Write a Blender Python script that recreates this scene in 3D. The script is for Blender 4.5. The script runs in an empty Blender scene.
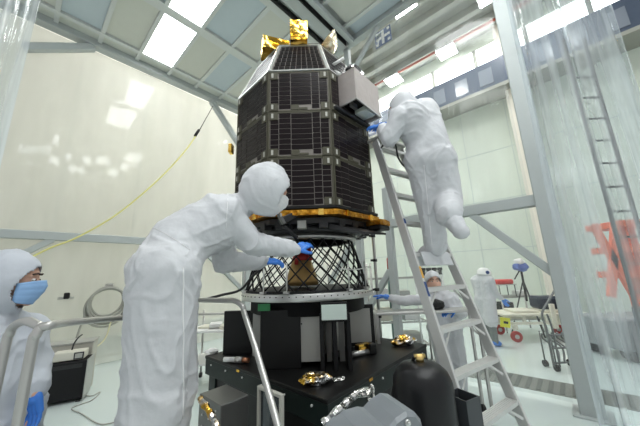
import bpy, math, random
from mathutils import Vector, Matrix, noise, Quaternion
from mathutils.bvhtree import BVHTree
random.seed(7)
sc = bpy.context.scene
COL = sc.collection
PI = math.pi
V = Vector

# ------------------------------------------------------------------ camera
FPX = 270.0; TH = math.atan(60/270.0); RO = math.atan(43/1221.0); HC = 1.6
FW = V((0, math.cos(TH), math.sin(TH))); UP0 = V((0, -math.sin(TH), math.cos(TH))); R0 = V((1, 0, 0))
CR = math.cos(RO)*R0 - math.sin(RO)*UP0
CU = math.sin(RO)*R0 + math.cos(RO)*UP0
cam = bpy.data.cameras.new('camera'); camo = bpy.data.objects.new('camera', cam); COL.objects.link(camo)
camo.matrix_world = Matrix.Translation((0, 0, HC)) @ Matrix((CR, CU, -FW)).transposed().to_4x4()
cam.sensor_width = 36; cam.lens = 36*FPX/640.0; cam.clip_start = .05; cam.clip_end = 200
sc.camera = camo

def at(px, py, Y):
    d = FW + CR*((px-320)/FPX) + CU*((213-py)/FPX)
    k = Y/d.y
    return V((d.x*k, Y, HC+d.z*k))
def ray(px, py):
    return (FW + CR*((px-320)/FPX) + CU*((213-py)/FPX)).normalized()
def atz(px, py, z):
    d = FW + CR*((px-320)/FPX) + CU*((213-py)/FPX)
    k = (z-HC)/d.z
    return V((d.x*k, d.y*k, z))
# room axes (the clean tent and the hall share them)
AZ = math.radians(42)
UA = V((math.sin(AZ), math.cos(AZ), 0)); VA = V((-math.cos(AZ), math.sin(AZ), 0)); ZA = V((0, 0, 1))
def uvz(u, v, z): return UA*u + VA*v + ZA*z
ROOM = Matrix((UA, VA, ZA)).transposed()

# ------------------------------------------------------------------ materials
def mat(name, col, rough=.5, metal=0.0, spec=.5, bump=0, bscale=40, var=0, vscale=6, emis=None, estr=0, coat=0, stretch=None, trans=0):
    m = bpy.data.materials.new(name); m.use_nodes = True
    nt = m.node_tree; b = nt.nodes['Principled BSDF']
    b.inputs['Base Color'].default_value = (*col, 1); b.inputs['Roughness'].default_value = rough
    b.inputs['Metallic'].default_value = metal; b.inputs['Specular IOR Level'].default_value = spec
    b.inputs['Coat Weight'].default_value = coat
    if emis: b.inputs['Emission Color'].default_value = (*emis, 1); b.inputs['Emission Strength'].default_value = estr
    tc = nt.nodes.new('ShaderNodeTexCoord'); mp = nt.nodes.new('ShaderNodeMapping')
    nt.links.new(tc.outputs['Object'], mp.inputs['Vector'])
    if stretch: mp.inputs['Scale'].default_value = stretch
    nz = nt.nodes.new('ShaderNodeTexNoise'); nz.inputs['Scale'].default_value = vscale; nz.inputs['Detail'].default_value = 4
    nt.links.new(mp.outputs[0], nz.inputs['Vector'])
    v = var if var else .04
    rp = nt.nodes.new('ShaderNodeMix'); rp.data_type = 'RGBA'
    rp.inputs[6].default_value = (*[max(0, c*(1-v)) for c in col], 1); rp.inputs[7].default_value = (*[min(1, c*(1+v)) for c in col], 1)
    nt.links.new(nz.outputs['Fac'], rp.inputs[0]); nt.links.new(rp.outputs[2], b.inputs['Base Color'])
    if bump:
        n2 = nt.nodes.new('ShaderNodeTexNoise'); n2.inputs['Scale'].default_value = bscale; n2.inputs['Detail'].default_value = 3
        nt.links.new(mp.outputs[0], n2.inputs['Vector'])
        bp = nt.nodes.new('ShaderNodeBump'); bp.inputs['Strength'].default_value = bump; bp.inputs['Distance'].default_value = .02
        nt.links.new(n2.outputs['Fac'], bp.inputs['Height']); nt.links.new(bp.outputs[0], b.inputs['Normal'])
    return m
def film(name, col, clear, gloss_rough=.06, bump=.25, bscale=3, stretch=(8, 8, .6), gl=.35, haze=.3):
    """clear plastic sheeting: see-through, a little milky, shiny"""
    m = bpy.data.materials.new(name); m.use_nodes = True
    nt = m.node_tree; nt.nodes.remove(nt.nodes['Principled BSDF']); out = nt.nodes['Material Output']
    t = nt.nodes.new('ShaderNodeBsdfTransparent'); t.inputs[0].default_value = (*col, 1)
    d = nt.nodes.new('ShaderNodeBsdfDiffuse'); d.inputs[0].default_value = (*col, 1)
    tl = nt.nodes.new('ShaderNodeBsdfTranslucent'); tl.inputs[0].default_value = (*col, 1)
    g = nt.nodes.new('ShaderNodeBsdfGlossy'); g.inputs['Roughness'].default_value = gloss_rough
    md = nt.nodes.new('ShaderNodeMixShader'); md.inputs[0].default_value = .5
    nt.links.new(d.outputs[0], md.inputs[1]); nt.links.new(tl.outputs[0], md.inputs[2])
    m1 = nt.nodes.new('ShaderNodeMixShader')
    nt.links.new(t.outputs[0], m1.inputs[1]); nt.links.new(md.outputs[0], m1.inputs[2])
    tc = nt.nodes.new('ShaderNodeTexCoord'); mp = nt.nodes.new('ShaderNodeMapping'); mp.inputs['Scale'].default_value = stretch
    nt.links.new(tc.outputs['Object'], mp.inputs['Vector'])
    nz = nt.nodes.new('ShaderNodeTexNoise'); nz.inputs['Scale'].default_value = bscale; nz.inputs['Detail'].default_value = 3
    nt.links.new(mp.outputs[0], nz.inputs['Vector'])
    mr = nt.nodes.new('ShaderNodeMapRange'); mr.inputs['From Min'].default_value = .3; mr.inputs['From Max'].default_value = .7
    mr.inputs['To Min'].default_value = max(0, 1-clear-haze*.5); mr.inputs['To Max'].default_value = min(1, 1-clear+haze*.5)
    nt.links.new(nz.outputs['Fac'], mr.inputs['Value']); nt.links.new(mr.outputs[0], m1.inputs[0])
    bp = nt.nodes.new('ShaderNodeBump'); bp.inputs['Strength'].default_value = bump; bp.inputs['Distance'].default_value = .05
    nt.links.new(nz.outputs['Fac'], bp.inputs['Height']); nt.links.new(bp.outputs[0], g.inputs['Normal'])
    fr = nt.nodes.new('ShaderNodeLayerWeight'); fr.inputs['Blend'].default_value = gl
    nt.links.new(bp.outputs[0], fr.inputs['Normal'])
    m2 = nt.nodes.new('ShaderNodeMixShader')
    nt.links.new(fr.outputs['Fresnel'], m2.inputs[0]); nt.links.new(m1.outputs[0], m2.inputs[1]); nt.links.new(g.outputs[0], m2.inputs[2])
    nt.links.new(m2.outputs[0], out.inputs['Surface'])
    return m
def foilmat(name, ca, cb, scale=14, rough=.22, bump=.9):
    m = mat(name, ca, rough, 1.0)
    nt = m.node_tree; b = nt.nodes['Principled BSDF']
    tc = nt.nodes.new('ShaderNodeTexCoord')
    vo = nt.nodes.new('ShaderNodeTexVoronoi'); vo.inputs['Scale'].default_value = scale
    nt.links.new(tc.outputs['Object'], vo.inputs['Vector'])
    nz = nt.nodes.new('ShaderNodeTexNoise'); nz.inputs['Scale'].default_value = scale*.7; nz.inputs['Detail'].default_value = 5
    nt.links.new(tc.outputs['Object'], nz.inputs['Vector'])
    cr = nt.nodes.new('ShaderNodeValToRGB'); cr.color_ramp.elements[0].position = .42; cr.color_ramp.elements[1].position = .58
    cr.color_ramp.elements[0].color = (*ca, 1); cr.color_ramp.elements[1].color = (*cb, 1)
    nt.links.new(nz.outputs['Fac'], cr.inputs[0]); nt.links.new(cr.outputs[0], b.inputs['Base Color'])
    bp = nt.nodes.new('ShaderNodeBump'); bp.inputs['Strength'].default_value = bump; bp.inputs['Distance'].default_value = .02
    nt.links.new(vo.outputs['Distance'], bp.inputs['Height']); nt.links.new(bp.outputs[0], b.inputs['Normal'])
    return m

M = {}
M['suit'] = mat('coverall_fabric', (.64, .65, .67), .6, bump=.38, bscale=11, var=.03)
M['suit2'] = mat('coverall_fabric_grey', (.52, .55, .60), .6, bump=.4, bscale=9, var=.03)
M['seam'] = mat('seam_tape', (.88, .88, .88), .5)
M['skin'] = mat('skin', (.62, .36, .26), .5, var=.08, vscale=20)
M['skin_light'] = mat('skin_light', (.72, .45, .34), .5, var=.06, vscale=20)
M['glove'] = mat('nitrile_glove', (.05, .22, .72), .38, var=.1, bump=.1, bscale=60)
M['mask_blue'] = mat('mask_blue', (.30, .50, .80), .6, var=.05)
M['mask_white'] = mat('mask_white', (.78, .78, .78), .6)
M['mask_tan'] = mat('mask_tan', (.82, .50, .38), .6)
M['hair'] = mat('hair', (.035, .022, .015), .6, var=.2, vscale=60)
M['eye_white'] = mat('eye_white', (.75, .73, .7), .25)
M['eye_dark'] = mat('eye_dark', (.02, .015, .01), .2)
M['floor'] = mat('floor_epoxy', (.66, .74, .72), .16, var=.03, vscale=1.2, bump=.02, bscale=2)
M['wall'] = mat('hall_wall_paint', (.84, .83, .76), .35, var=.02, vscale=.7, bump=.03, bscale=1.5)
M['wallfar'] = mat('far_wall_paint', (.70, .76, .68), .12, var=.05, vscale=1.5, bump=.5, bscale=4, stretch=(1, 1, .5))
M['cove'] = mat('wall_base_grey', (.50, .57, .56), .5)
M['tape'] = mat('floor_tape', (.33, .36, .33), .6)
M['alu_paint'] = mat('tent_frame_grey', (.44, .475, .47), .45, metal=.1, var=.03)
M['tile_blue'] = mat('ceiling_filter_blue', (.50, .58, .62), .6, var=.03)
M['tile_warm'] = mat('ceiling_tile_warm', (.60, .62, .56), .6, var=.03)
M['grid'] = mat('ceiling_grid', (.62, .65, .63), .5)
M['light'] = mat('lamp_diffuser', (.9, .9, .9), .5, emis=(.97, 1, 1), estr=9)
M['baylight'] = mat('bay_lamp', (.9, .9, .9), .5, emis=(1, 1, .98), estr=30)
M['clerestory'] = mat('lit_window', (.9, .9, .9), .5, emis=(.95, 1, .97), estr=2.6)
M['bayceil'] = mat('bay_ceiling', (.42, .43, .39), .7, var=.1, vscale=.8)
M['truss'] = mat('bay_truss', (.33, .34, .30), .6)
M['bayblue'] = mat('gallery_blue', (.075, .10, .15), .4, var=.1)
M['red_pipe'] = mat('red_pipe', (.35, .07, .04), .5)
M['cream'] = mat('pillar_cream', (.78, .75, .66), .6)
M['black'] = mat('black_paint', (.007, .007, .007), .42, spec=.3, var=.2)
M['blackmatte'] = mat('black_anodized', (.010, .010, .011), .55, spec=.25, var=.2)
M['tank'] = mat('tank_black', (.008, .008, .009), .36, spec=.35, var=.2)
M['green_black'] = mat('table_green_black', (.007, .014, .012), .45, spec=.3, var=.2, bump=.03)
M['alu'] = mat('bare_aluminium', (.62, .62, .60), .34, metal=.85, var=.08, vscale=12)
M['alu_l'] = mat('ladder_aluminium', (.68, .68, .66), .42, metal=.55, var=.06, vscale=15)
M['steel'] = mat('brushed_steel', (.50, .49, .47), .36, metal=.75, var=.08, vscale=12)
M['greyplate'] = mat('grey_plate', (.42, .42, .39), .5, metal=.2)
M['white'] = mat('white_plastic', (.80, .80, .78), .5)
M['paper'] = mat('label_sheet', (.62, .72, .66), .6)
M['green'] = mat('green_tape', (.03, .20, .07), .5)
M['labelgrey'] = mat('label_grey', (.48, .47, .42), .5)
M['gold'] = foilmat('gold_foil', (.62, .30, .02), (.98, .66, .16), 9, .16)
M['goldband'] = foilmat('orange_gold_tape', (.42, .17, .015), (.72, .36, .05), 24, .35, .5)
M['silver'] = foilmat('silver_foil', (.75, .75, .73), (.9, .88, .84), 26, .22)
M['cream_foil'] = foilmat('cream_foil', (.55, .42, .22), (.85, .78, .62), 12, .25, .8)
M['mixfoil'] = foilmat('gold_and_silver_foil', (.88, .52, .08), (.85, .85, .86), 16, .2, 1)
M['bronze'] = mat('nozzle_bronze', (.42, .27, .10), .42, metal=.7, var=.25, vscale=9)
M['cell'] = mat('solar_cell', (.010, .006, .007), .28, spec=.16, var=.3, vscale=30)
M['substrate'] = mat('panel_substrate', (.21, .19, .17), .45, metal=.3)
M['olive'] = mat('panel_edge_olive', (.075, .07, .045), .5, metal=.2)
M['blanket'] = mat('instrument_blanket', (.46, .41, .39), .38, metal=.35, var=.08, vscale=8, bump=.3, bscale=14)
M['darkmetal'] = mat('dark_structure', (.025, .025, .026), .45, metal=.3, var=.3, vscale=20)
M['red'] = mat('red_cover', (.42, .03, .025), .5)
M['orange'] = mat('orange_paint', (.80, .13, .03), .45)
M['yellow'] = mat('yellow_hose', (.80, .72, .15), .5)
M['yellowtag'] = mat('yellow_sign', (.85, .85, .05), .5)
M['hosegrey'] = mat('hose_grey', (.35, .35, .31), .5)
M['rubber'] = mat('black_rubber', (.015, .015, .015), .6)
M['motor'] = mat('grey_enamel', (.22, .24, .255), .38, var=.04, bump=.03)
M['boxgrey'] = mat('box_dark_steel', (.16, .16, .155), .35, metal=.6)
M['brass'] = mat('brass', (.75, .55, .22), .3, metal=1)
M['navy'] = mat('navy_marker', (.03, .07, .22), .5)
M['bluething'] = mat('blue_cover', (.08, .12, .42), .5)
M['caseside'] = mat('case_trim', (.50, .50, .48), .35, metal=.8)
M['beige'] = mat('beige_plastic', (.66, .64, .55), .5)
M['lens'] = mat('dark_lens', (.01, .02, .03), .08, spec=.8)
M['ivory'] = mat('ivory_cart_paint', (.76, .74, .62), .45, var=.04)
M['film_side'] = film('tent_side_film', (.985, .975, .92), .50, .045, .10, 1.2, (1.5, 1.5, .35), .25, .12)
M['film_clear'] = film('clear_film', (.95, .97, .97), .93, .08, .3, 2, (3, 3, .4), .22, .1)
M['film_near'] = film('clear_strip_curtain', (.86, .92, .95), .68, .10, 1.0, 1.4, (8, 8, .35), .5, .7)
M['glass'] = mat('panel_glass_white', (.75, .8, .72), .3)

# ------------------------------------------------------------------ mesh builder
class MB:
    def __init__(s): s.v = []; s.f = []; s.m = []; s.sm = []
    def add(s, vs, fs, mi=0, smooth=False):
        o = len(s.v); s.v += [V(p) for p in vs]
        for f in fs: s.f.append([o+i for i in f]); s.m.append(mi); s.sm.append(smooth)
        return s
    def box(s, c, size, rot=None, mi=0, bev=0):
        """box centred at c; bev>0 chamfers its 12 edges"""
        x, y, z = [a/2 for a in size]
        Q = rot if rot is not None else Matrix.Identity(3)
        c = V(c)
        if bev <= 0 or bev > min(x, y, z)*.98:
            vs = [c+Q@V(p) for p in [(-x,-y,-z),(x,-y,-z),(x,y,-z),(-x,y,-z),(-x,-y,z),(x,-y,z),(x,y,z),(-x,y,z)]]
            return s.add(vs, [(0,3,2,1),(4,5,6,7),(0,1,5,4),(1,2,6,5),(2,3,7,6),(3,0,4,7)], mi)
        vs = []; idx = {}
        for sx in (-1, 1):
            for sy in (-1, 1):
                for sz in (-1, 1):
                    for a in range(3):
                        p = [sx*(x-bev), sy*(y-bev), sz*(z-bev)]
                        p[a] = [sx*x, sy*y, sz*z][a]
                        idx[(sx, sy, sz, a)] = len(vs); vs.append(c+Q@V(p))
        fs = []
        def g(a, b, sa): # faces
            pass
        for a in range(3):
            o1, o2 = [(1, 2), (2, 0), (0, 1)][a]
            for sg in (-1, 1):
                q = []
                for (p, r) in ((-1,-1),(1,-1),(1,1),(-1,1)):
                    k = [0, 0, 0]; k[a] = sg; k[o1] = p; k[o2] = r
                    q.append(idx[(*k, a)])
                fs.append(q if sg > 0 else q[::-1])
        for a in range(3):   # edges along axis a
            o1, o2 = [(1, 2), (2, 0), (0, 1)][a]
            for p in (-1, 1):
                for r in (-1, 1):
                    k0 = [0, 0, 0]; k0[a] = -1; k0[o1] = p; k0[o2] = r
                    k1 = list(k0); k1[a] = 1
                    q = [idx[(*k0, o1)], idx[(*k1, o1)], idx[(*k1, o2)], idx[(*k0, o2)]]
                    fs.append(q if p*r < 0 else q[::-1])
        for sx in (-1, 1):
            for sy in (-1, 1):
                for sz in (-1, 1):
                    q = [idx[(sx, sy, sz, i)] for i in range(3)]
                    fs.append(q if sx*sy*sz > 0 else q[::-1])
        return s.add(vs, fs, mi)
    def beam(s, p0, p1, w, h, up=ZA, mi=0, bev=0):
        p0, p1 = V(p0), V(p1); d = (p1-p0); L = d.length; d.normalize()
        r = d.cross(up)
        if r.length < 1e-4: r = d.cross(V((1, 0, 0)))
        r.normalize(); q = r.cross(d)
        return s.box((p0+p1)/2, (w, L, h), Matrix((r, d, q)).transposed(), mi, bev)
    def tube(s, pts, r, n=10, mi=0, cap=True, smooth=True):
        pts = [V(p) for p in pts]; N = len(pts)
        rs = r if isinstance(r, (list, tuple)) else [r]*N
        t0 = (pts[1]-pts[0]).normalized()
        nrm = t0.orthogonal().normalized()
        vs = []; prev = t0
        for i, p in enumerate(pts):
            t = ((pts[i+1] if i < N-1 else p) - (pts[i-1] if i > 0 else p)).normalized()
            nrm = prev.rotation_difference(t) @ nrm; prev = t
            b = t.cross(nrm).normalized()
            for k in range(n):
                a = 2*PI*k/n; vs.append(p + (nrm*math.cos(a)+b*math.sin(a))*rs[i])
        fs = [(i*n+k, i*n+(k+1) % n, (i+1)*n+(k+1) % n, (i+1)*n+k) for i in range(N-1) for k in range(n)]
        s.add(vs, fs, mi, smooth)
        if cap:
            o = len(s.v)-len(vs)
            s.f.append([o+k for k in range(n)][::-1]); s.m.append(mi); s.sm.append(False)
            s.f.append([o+(N-1)*n+k for k in range(n)]); s.m.append(mi); s.sm.append(False)
        return s
    def lathe(s, c, prof, n=48, axis=None, mi=0, smooth=True):
        """prof: list of (r, h) from bottom to top round the axis"""
        c = V(c); Q = axis if axis is not None else Matrix.Identity(3)
        vs = []
        for r, h in prof:
            for k in range(n):
                a = 2*PI*k/n; vs.append(c+Q@V((r*math.cos(a), r*math.sin(a), h)))
        fs = [(i*n+k, i*n+(k+1) % n, (i+1)*n+(k+1) % n, (i+1)*n+k) for i in range(len(prof)-1) for k in range(n)]
        o = len(s.v)
        s.add(vs, fs, mi, smooth)
        for i, rev in ((0, True), (len(prof)-1, False)):
            if prof[i][0] > 1e-4:
                q = [o+i*n+k for k in range(n)]
                s.f.append(q[::-1] if rev else q); s.m.append(mi); s.sm.append(False)
        return s
    def prism(s, poly, z0, z1, mi=0):
        n = len(poly)
        vs = [(*p, z0) for p in poly]+[(*p, z1) for p in poly]
        return s.add(vs, [tuple(range(n))[::-1], tuple(range(n, 2*n))]+[(i, (i+1) % n, n+(i+1) % n, n+i) for i in range(n)], mi)
    def ell(s, c, ax, rot=None, n=20, m=12, mi=0):
        Q = rot if rot is not None else Matrix.Identity(3); c = V(c); vs = []
        for i in range(m+1):
            th = PI*i/m
            for k in range(n):
                a = 2*PI*k/n
                vs.append(c+Q@V((ax[0]*math.sin(th)*math.cos(a), ax[1]*math.sin(th)*math.sin(a), -ax[2]*math.cos(th))))
        fs = [(i*n+k, i*n+(k+1) % n, (i+1)*n+(k+1) % n, (i+1)*n+k) for i in range(m) for k in range(n)]
        return s.add(vs, fs, mi, True)
    def cap(s, p0, p1, r0, r1, n=16):
        """rounded tapered limb segment"""
        p0, p1 = V(p0), V(p1); d = p1-p0; L = d.length
        if L < 1e-6: return s.ell(p0, (r0, r0, r0), n=n)
        d.normalize(); prof = []
        for i in range(6): a = -PI/2+PI/2*i/5; prof.append((max(1e-4, r0*math.cos(a)), r0*math.sin(a)))
        for i in range(6): a = PI/2*i/5; prof.append((max(1e-4, r1*math.cos(a)), L+r1*math.sin(a)))
        x = d.orthogonal().normalized(); y = d.cross(x)
        return s.lathe(p0, prof, n, Matrix((x, y, d)).transposed())
    def mesh(s, name, mats, off=V((0, 0, 0))):
        me = bpy.data.meshes.new(name)
        me.from_pydata([tuple(p-off) for p in s.v], [], s.f); me.update()
        for m in mats: me.materials.append(m)
        me.polygons.foreach_set('material_index', s.m); me.polygons.foreach_set('use_smooth', s.sm)
        return me
    def build(s, name, mats, parent=None, origin=None):
        if not isinstance(mats, (list, tuple)): mats = [mats]
        off = V((0, 0, 0)) if parent is None else WORLD[parent.name]
        if parent is None and origin is not None: off = V(origin)
        o = bpy.data.objects.new(name, s.mesh(name, mats, off)); COL.objects.link(o)
        if parent is not None: o.parent = parent
        else: o.location = off
        WORLD[o.name] = off.copy()
        return o
WORLD = {}
def tag(o, label=None, cat=None, group=None, kind=None):
    if label: o['label'] = label
    if cat: o['category'] = cat
    if group: o['group'] = group
    if kind: o['kind'] = kind
    return o
def thing(name, label, cat, loc, group=None):
    o = bpy.data.objects.new(name, None); COL.objects.link(o); o.location = V(loc); o.empty_display_size = .1
    WORLD[o.name] = V(loc)
    return tag(o, label, cat, group)
def struct(name, mb, mats, label=None):
    return tag(mb.build(name, mats), label, None, None, 'structure')
def copytree(root, loc, label=None, rz=0):
    def cp(o, par):
        c = o.copy(); COL.objects.link(c)
        if par is not None: c.parent = par
        for ch in list(o.children): cp(ch, c)
        return c
    r = cp(root, None); r.location = V(loc); r.rotation_euler.z = rz
    if label: r['label'] = label
    WORLD[r.name] = V(loc)
    return r
def curve(pts, n=6):
    """Catmull-Rom through points"""
    P = [V(p) for p in pts]; P = [2*P[0]-P[1]]+P+[2*P[-1]-P[-2]]; out = []
    for i in range(1, len(P)-2):
        for k in range(n):
            t = k/n; a, b, c, d = P[i-1:i+3]
            out.append(.5*((2*b)+(c-a)*t+(2*a-5*b+4*c-d)*t*t+(3*b-a-3*c+d)*t**3))
    out.append(P[-2]); return out
def rbox(name, c, size, m, parent=None, bev=.004, rot=None): return MB().box(c, size, rot, 0, bev).build(name, m, parent)

# ------------------------------------------------------------------ hall
U1 = 11.0; V1 = 8.4; ZB = 10.5
mb = MB(); mb.box(uvz(4, 1.5, -.05), (20, 17, .1), ROOM); struct('floor', mb, M['floor'])
mb = MB(); mb.box(uvz(4, V1+.1, 5.3), (16, .2, 10.6), ROOM)
for k in range(9):
    mb.box(uvz(-2.6+1.5*k, V1-.004, 5.3), (.012, .01, 10), ROOM, 1)
struct('wall_left', mb, [M['wall'], M['cove']])
mb = MB(); mb.box(uvz(3.5, V1-.06, .17), (15, .12, .34), ROOM, 0, .01); struct('baseboard_left', mb, M['cove'])
mb = MB(); mb.box(uvz(3, V1-.55, .004), (12, .22, .008), ROOM); struct('trim_1', mb, M['tape'])
mb = MB(); mb.box(uvz(U1+.1, 1.2, 5.3), (.2, 15, 10.6), ROOM)
for k in range(9):
    mb.box(uvz(U1-.004, -5+1.45*k, 3.8), (.01, .015, 7.6), ROOM, 1)
for z in (2.2, 3.9, 5.7): mb.box(uvz(U1-.004, 1.2, z), (.01, 14, .02), ROOM, 1)
struct('wall_back', mb, [M['wallfar'], M['cove']])
# gallery along the top of the far wall
mb = MB(); mb.box(uvz(U1-.35, 1.2, 8.2), (.7, 14, 1.15), ROOM, 0, .02)
mb.box(uvz(U1-.45, 1.2, 7.6), (.9, 14, .12), ROOM, 1)
for k in range(16): mb.box(uvz(U1-.71, -4.5+.8*k, 8.2), (.02, .42, .62), ROOM, 2)
struct('trim_2', mb, [M['bayblue'], M['truss'], mat('gallery_glass', (.22, .25, .30), .2)])
mb = MB(); mb.box(uvz(U1-.03, 1.2, 9.45), (.06, 14, .9), ROOM)
for k in range(9): mb.box(uvz(U1-.08, -5+1.6*k, 9.45), (.05, .12, .95), ROOM, 1)
struct('window_1', mb, [M['clerestory'], M['truss']])
mb = MB(); mb.box(uvz(4, 1.5, ZB+.1), (18, 17, .2), ROOM)
struct('ceiling', mb, M['bayceil'])
for k in range(9):
    mb = MB(); mb.box(uvz(5.2+.85*k, 1.2, ZB-.15), (.22 if k % 3 else .4, 14, .28), ROOM); struct('trim_3', mb, M['truss'])
mb = MB()
mb.tube([uvz(10.1, -5, ZB-.4), uvz(10.1, 8, ZB-.4)], .05)
struct('trim_4', mb, M['red_pipe'])
mb = MB(); mb.box(uvz(10.75, .36, 5.2), (.5, .62, 10.4), ROOM, 0, .01); struct('trim_5', mb, M['cream'])
# bay lamps
def lamp(name, c, size, label, m, group):
    t = thing(name, label, 'ceiling light', c, group)
    MB().box(V(c)+ZA*.03, (size[0]+.08, size[1]+.08, .07), ROOM, 0, .01).build('housing', M['grid'], t)
    MB().box(V(c)-ZA*.015, (size[0], size[1], .03), ROOM).build('diffuser', m, t)
    return t
for (a, b, l) in ((10.3, 2.2, 'square high bay lamp under the hall ceiling, above the climbing technician'),
                  (10.3, 4.5, 'square high bay lamp under the hall ceiling, beside the navy and white marker')):
    lamp('bay_lamp', uvz(a, b, ZB-.5), (.6, .6), l, M['baylight'], 'high bay lamps')
for (a, b) in ((0.5, 7.65), (3.4, 7.65), (6.4, 7.65), (8.6, 5.6), (7.2, -1.2), (7.2, 2.6), (5.6, 4.6), (8.8, .4)):  # extra bay lamps added out of view to brighten aisle, walls and sheeting
    lamp('bay_lamp', uvz(a, b, ZB-.5), (.7, .7), 'added high bay lamp hidden above the tent roof, brightening the hall walls and sheeting', M['baylight'], 'added high bay lamps above the tent')
# floor grate strip
mb = MB(); mb.box(uvz(5.05, 1.2, .003), (.52, 9, .006), ROOM)
for k in range(70): mb.box(uvz(5.05, -3+.12*k, .008), (.46, .05, .006), ROOM, 1)
struct('trim_6', mb, [mat('grate_frame', (.20, .21, .19), .5), mat('grate_bar', (.12, .13, .12), .5)])

# ------------------------------------------------------------------ clean tent
ZT = 6.64; TU = 4.4; TV = 6.85
def sbeam(name, p0, p1, w=.15, h=.15, m='alu_paint'):
    mb = MB(); mb.beam(uvz(*p0), uvz(*p1), w, h, ZA, 0, .008); return struct(name, mb, M[m])
def post(a, b, w=.2, z=ZT+.1):
    mb = MB(); mb.box(uvz(a, b, z/2), (w, w, z), ROOM, 0, .01)
    mb.box(uvz(a, b, .01), (w+.12, w+.12, .02), ROOM, 0, .004); return struct('pillar', mb, M['alu_paint'])
post(4.4, .1, .21); post(4.4, TV, .18); post(4.4, 2.95, .12); post(4.4, 2.3, .12, 3.1)
sbeam('beam', (-1.5, TV, ZT+.02), (4.5, TV, ZT+.02), .2, .2)
sbeam('beam', (TU-.03, 0, ZT+.02), (TU-.03, TV-.1, ZT+.02), .15, .16)
sbeam('beam', (-1.5, 2.98, ZT-.02), (TU-.1, 2.98, ZT-.02), .26, .2)
sbeam('beam', (-1.5, TV, 2.42), (4.3, TV, 2.42), .12, .15)
sbeam('beam', (TU, .2, 2.42), (TU, TV-.1, 2.42), .12, .15)
sbeam('beam', (TU, .95, 2.36), (TU, .17, 1.5), .1, .1)
sbeam('beam', (TU-.03, 2.12, 6.6), (TU-.03, 2.92, 5.8), .08, .08)
sbeam('beam', (TU, 3.75, 1.4), (TU, 2.95, 2.36), .1, .1)
sbeam('beam', (TU, 2.35, 1.6), (TU, 3.0, .75), .1, .1)
sbeam('beam', (.45, TV, 6.55), (-.5, TV, 5.9), .14, .14)
sbeam('beam', (3.1, TV, 6.55), (4.3, TV, 5.2), .14, .14)
sbeam('beam', (.35, TV, 2.36), (-.6, TV, 1.6), .1, .1)
sbeam('beam', (3.0, TV, 2.36), (4.3, TV, 1.2), .1, .1)
sbeam('beam', (-1.5, 2.98-.26, ZT-.08), (TU-.1, 2.98-.26, ZT-.08), .1, .12)
mb = MB(); mb.beam(uvz(-1.5, 3.2, ZT-.1), uvz(TU-.2, 3.2, ZT-.1), .05, .1); mb.beam(uvz(-1.5, 2.83, ZT-.12), uvz(TU-.2, 2.83, ZT-.12), .02, .12)
struct('beam', mb, M['black'])
# ceiling tiles of the tent
UL = [-1.6+.69*k for k in range(9)]    # tile joints
UL = [0.52-.69*3+.69*k for k in range(9)]
VL = [6.5, 4.92, 3.36]
RV = [(5.03, 6.38), (3.5, 4.79), (1.55, 2.62), (.15, 1.35), (-1.2, -.05), (-2.6, -1.4)]
mb = MB(); tl = MB()
mb.box(uvz(1.4, 2.1, ZT+.14), (6.2, 9.7, .04), ROOM)
for i, (v0, v1) in enumerate(RV):
    for j in range(len(UL)):
        u0 = UL[j]+.04; u1 = min(UL[j]+.65, TU-.12)
        if u1-u0 < .2: continue
        islight = (i in (0, 1) and j == 4) or (i in (3,) and j in (2, 6)) or (i == 4 and j in (1, 4, 6)) or (i == 5 and j in (2, 5))
        c = uvz((u0+u1)/2, (v0+v1)/2, ZT+.05)
        if islight:
            k = {(0, 4): 'ceiling light panel nearer the corner of the tent roof, beyond its twin', (1, 4): 'ceiling light panel cut by the top edge of the photo'}.get((i, j))
            lamp('ceiling_light', c, (u1-u0, v1-v0), k or 'recessed ceiling light panel in the tent roof above the work area', M['light'], 'tent ceiling lights')
        else:
            tl.box(c+ZA*.02, (u1-u0, v1-v0, .03), ROOM, (i+j+1) % 2)
        # grid members on the two long sides
    mb.box(uvz(1.4, v0-.12, ZT+.04), (6.2, .2, .07), ROOM)
mb.box(uvz(1.4, 6.44, ZT+.04), (6.2, .09, .07), ROOM)
for j in range(len(UL)): mb.box(uvz(UL[j], 2.1, ZT+.045), (.075, 9.6, .06), ROOM)
tl.box(uvz(1.4, 6.62, ZT+.08), (6.2, .28, .02), ROOM, 0)
struct('ceiling', mb, M['grid']); struct('ceiling', tl, [M['tile_warm'], M['tile_blue']])
# tent side sheeting
def sheet(name, p0, p1, z0, z1, m, n=120, rows=14, amp=.03, freq=5, label='', thick=.0015, group=None, phase=0, structure=False):
    """hanging sheeting from p0 to p1, folds run vertically"""
    p0, p1 = V(p0), V(p1); d = (p1-p0); L = d.length; d.normalize(); nn = V((d.y, -d.x, 0))
    vs = []; 
    for r in range(rows+1):
        z = z0+(z1-z0)*r/rows
        for k in range(n+1):
            s_ = L*k/n
            a = amp*(noise.noise(V((s_*freq+phase, z*.25, phase)))*1.6+.5*noise.noise(V((s_*freq*2.7, z*.5, phase+9))))
            b = amp*.5*noise.noise(V((s_*freq*.8+20, z*.3, phase)))
            vs.append(p0+d*(s_+b)+nn*a+ZA*z)
    fs = [(r*(n+1)+k, r*(n+1)+k+1, (r+1)*(n+1)+k+1, (r+1)*(n+1)+k) for r in range(rows) for k in range(n)]
    mb = MB(); mb.add(vs, fs, 0, True); o = mb.build(name, m)
    tag(o, label, 'curtain', group)
    return o
sheet('plastic_curtain', uvz(-2.2, TV+.12, 0), uvz(4.3, TV+.12, 0), .05, ZT-.08, M['film_side'], 160, 16, .02, 1.1, 'milky plastic sheeting closing the left side of the tent behind the big grey rail')
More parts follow.
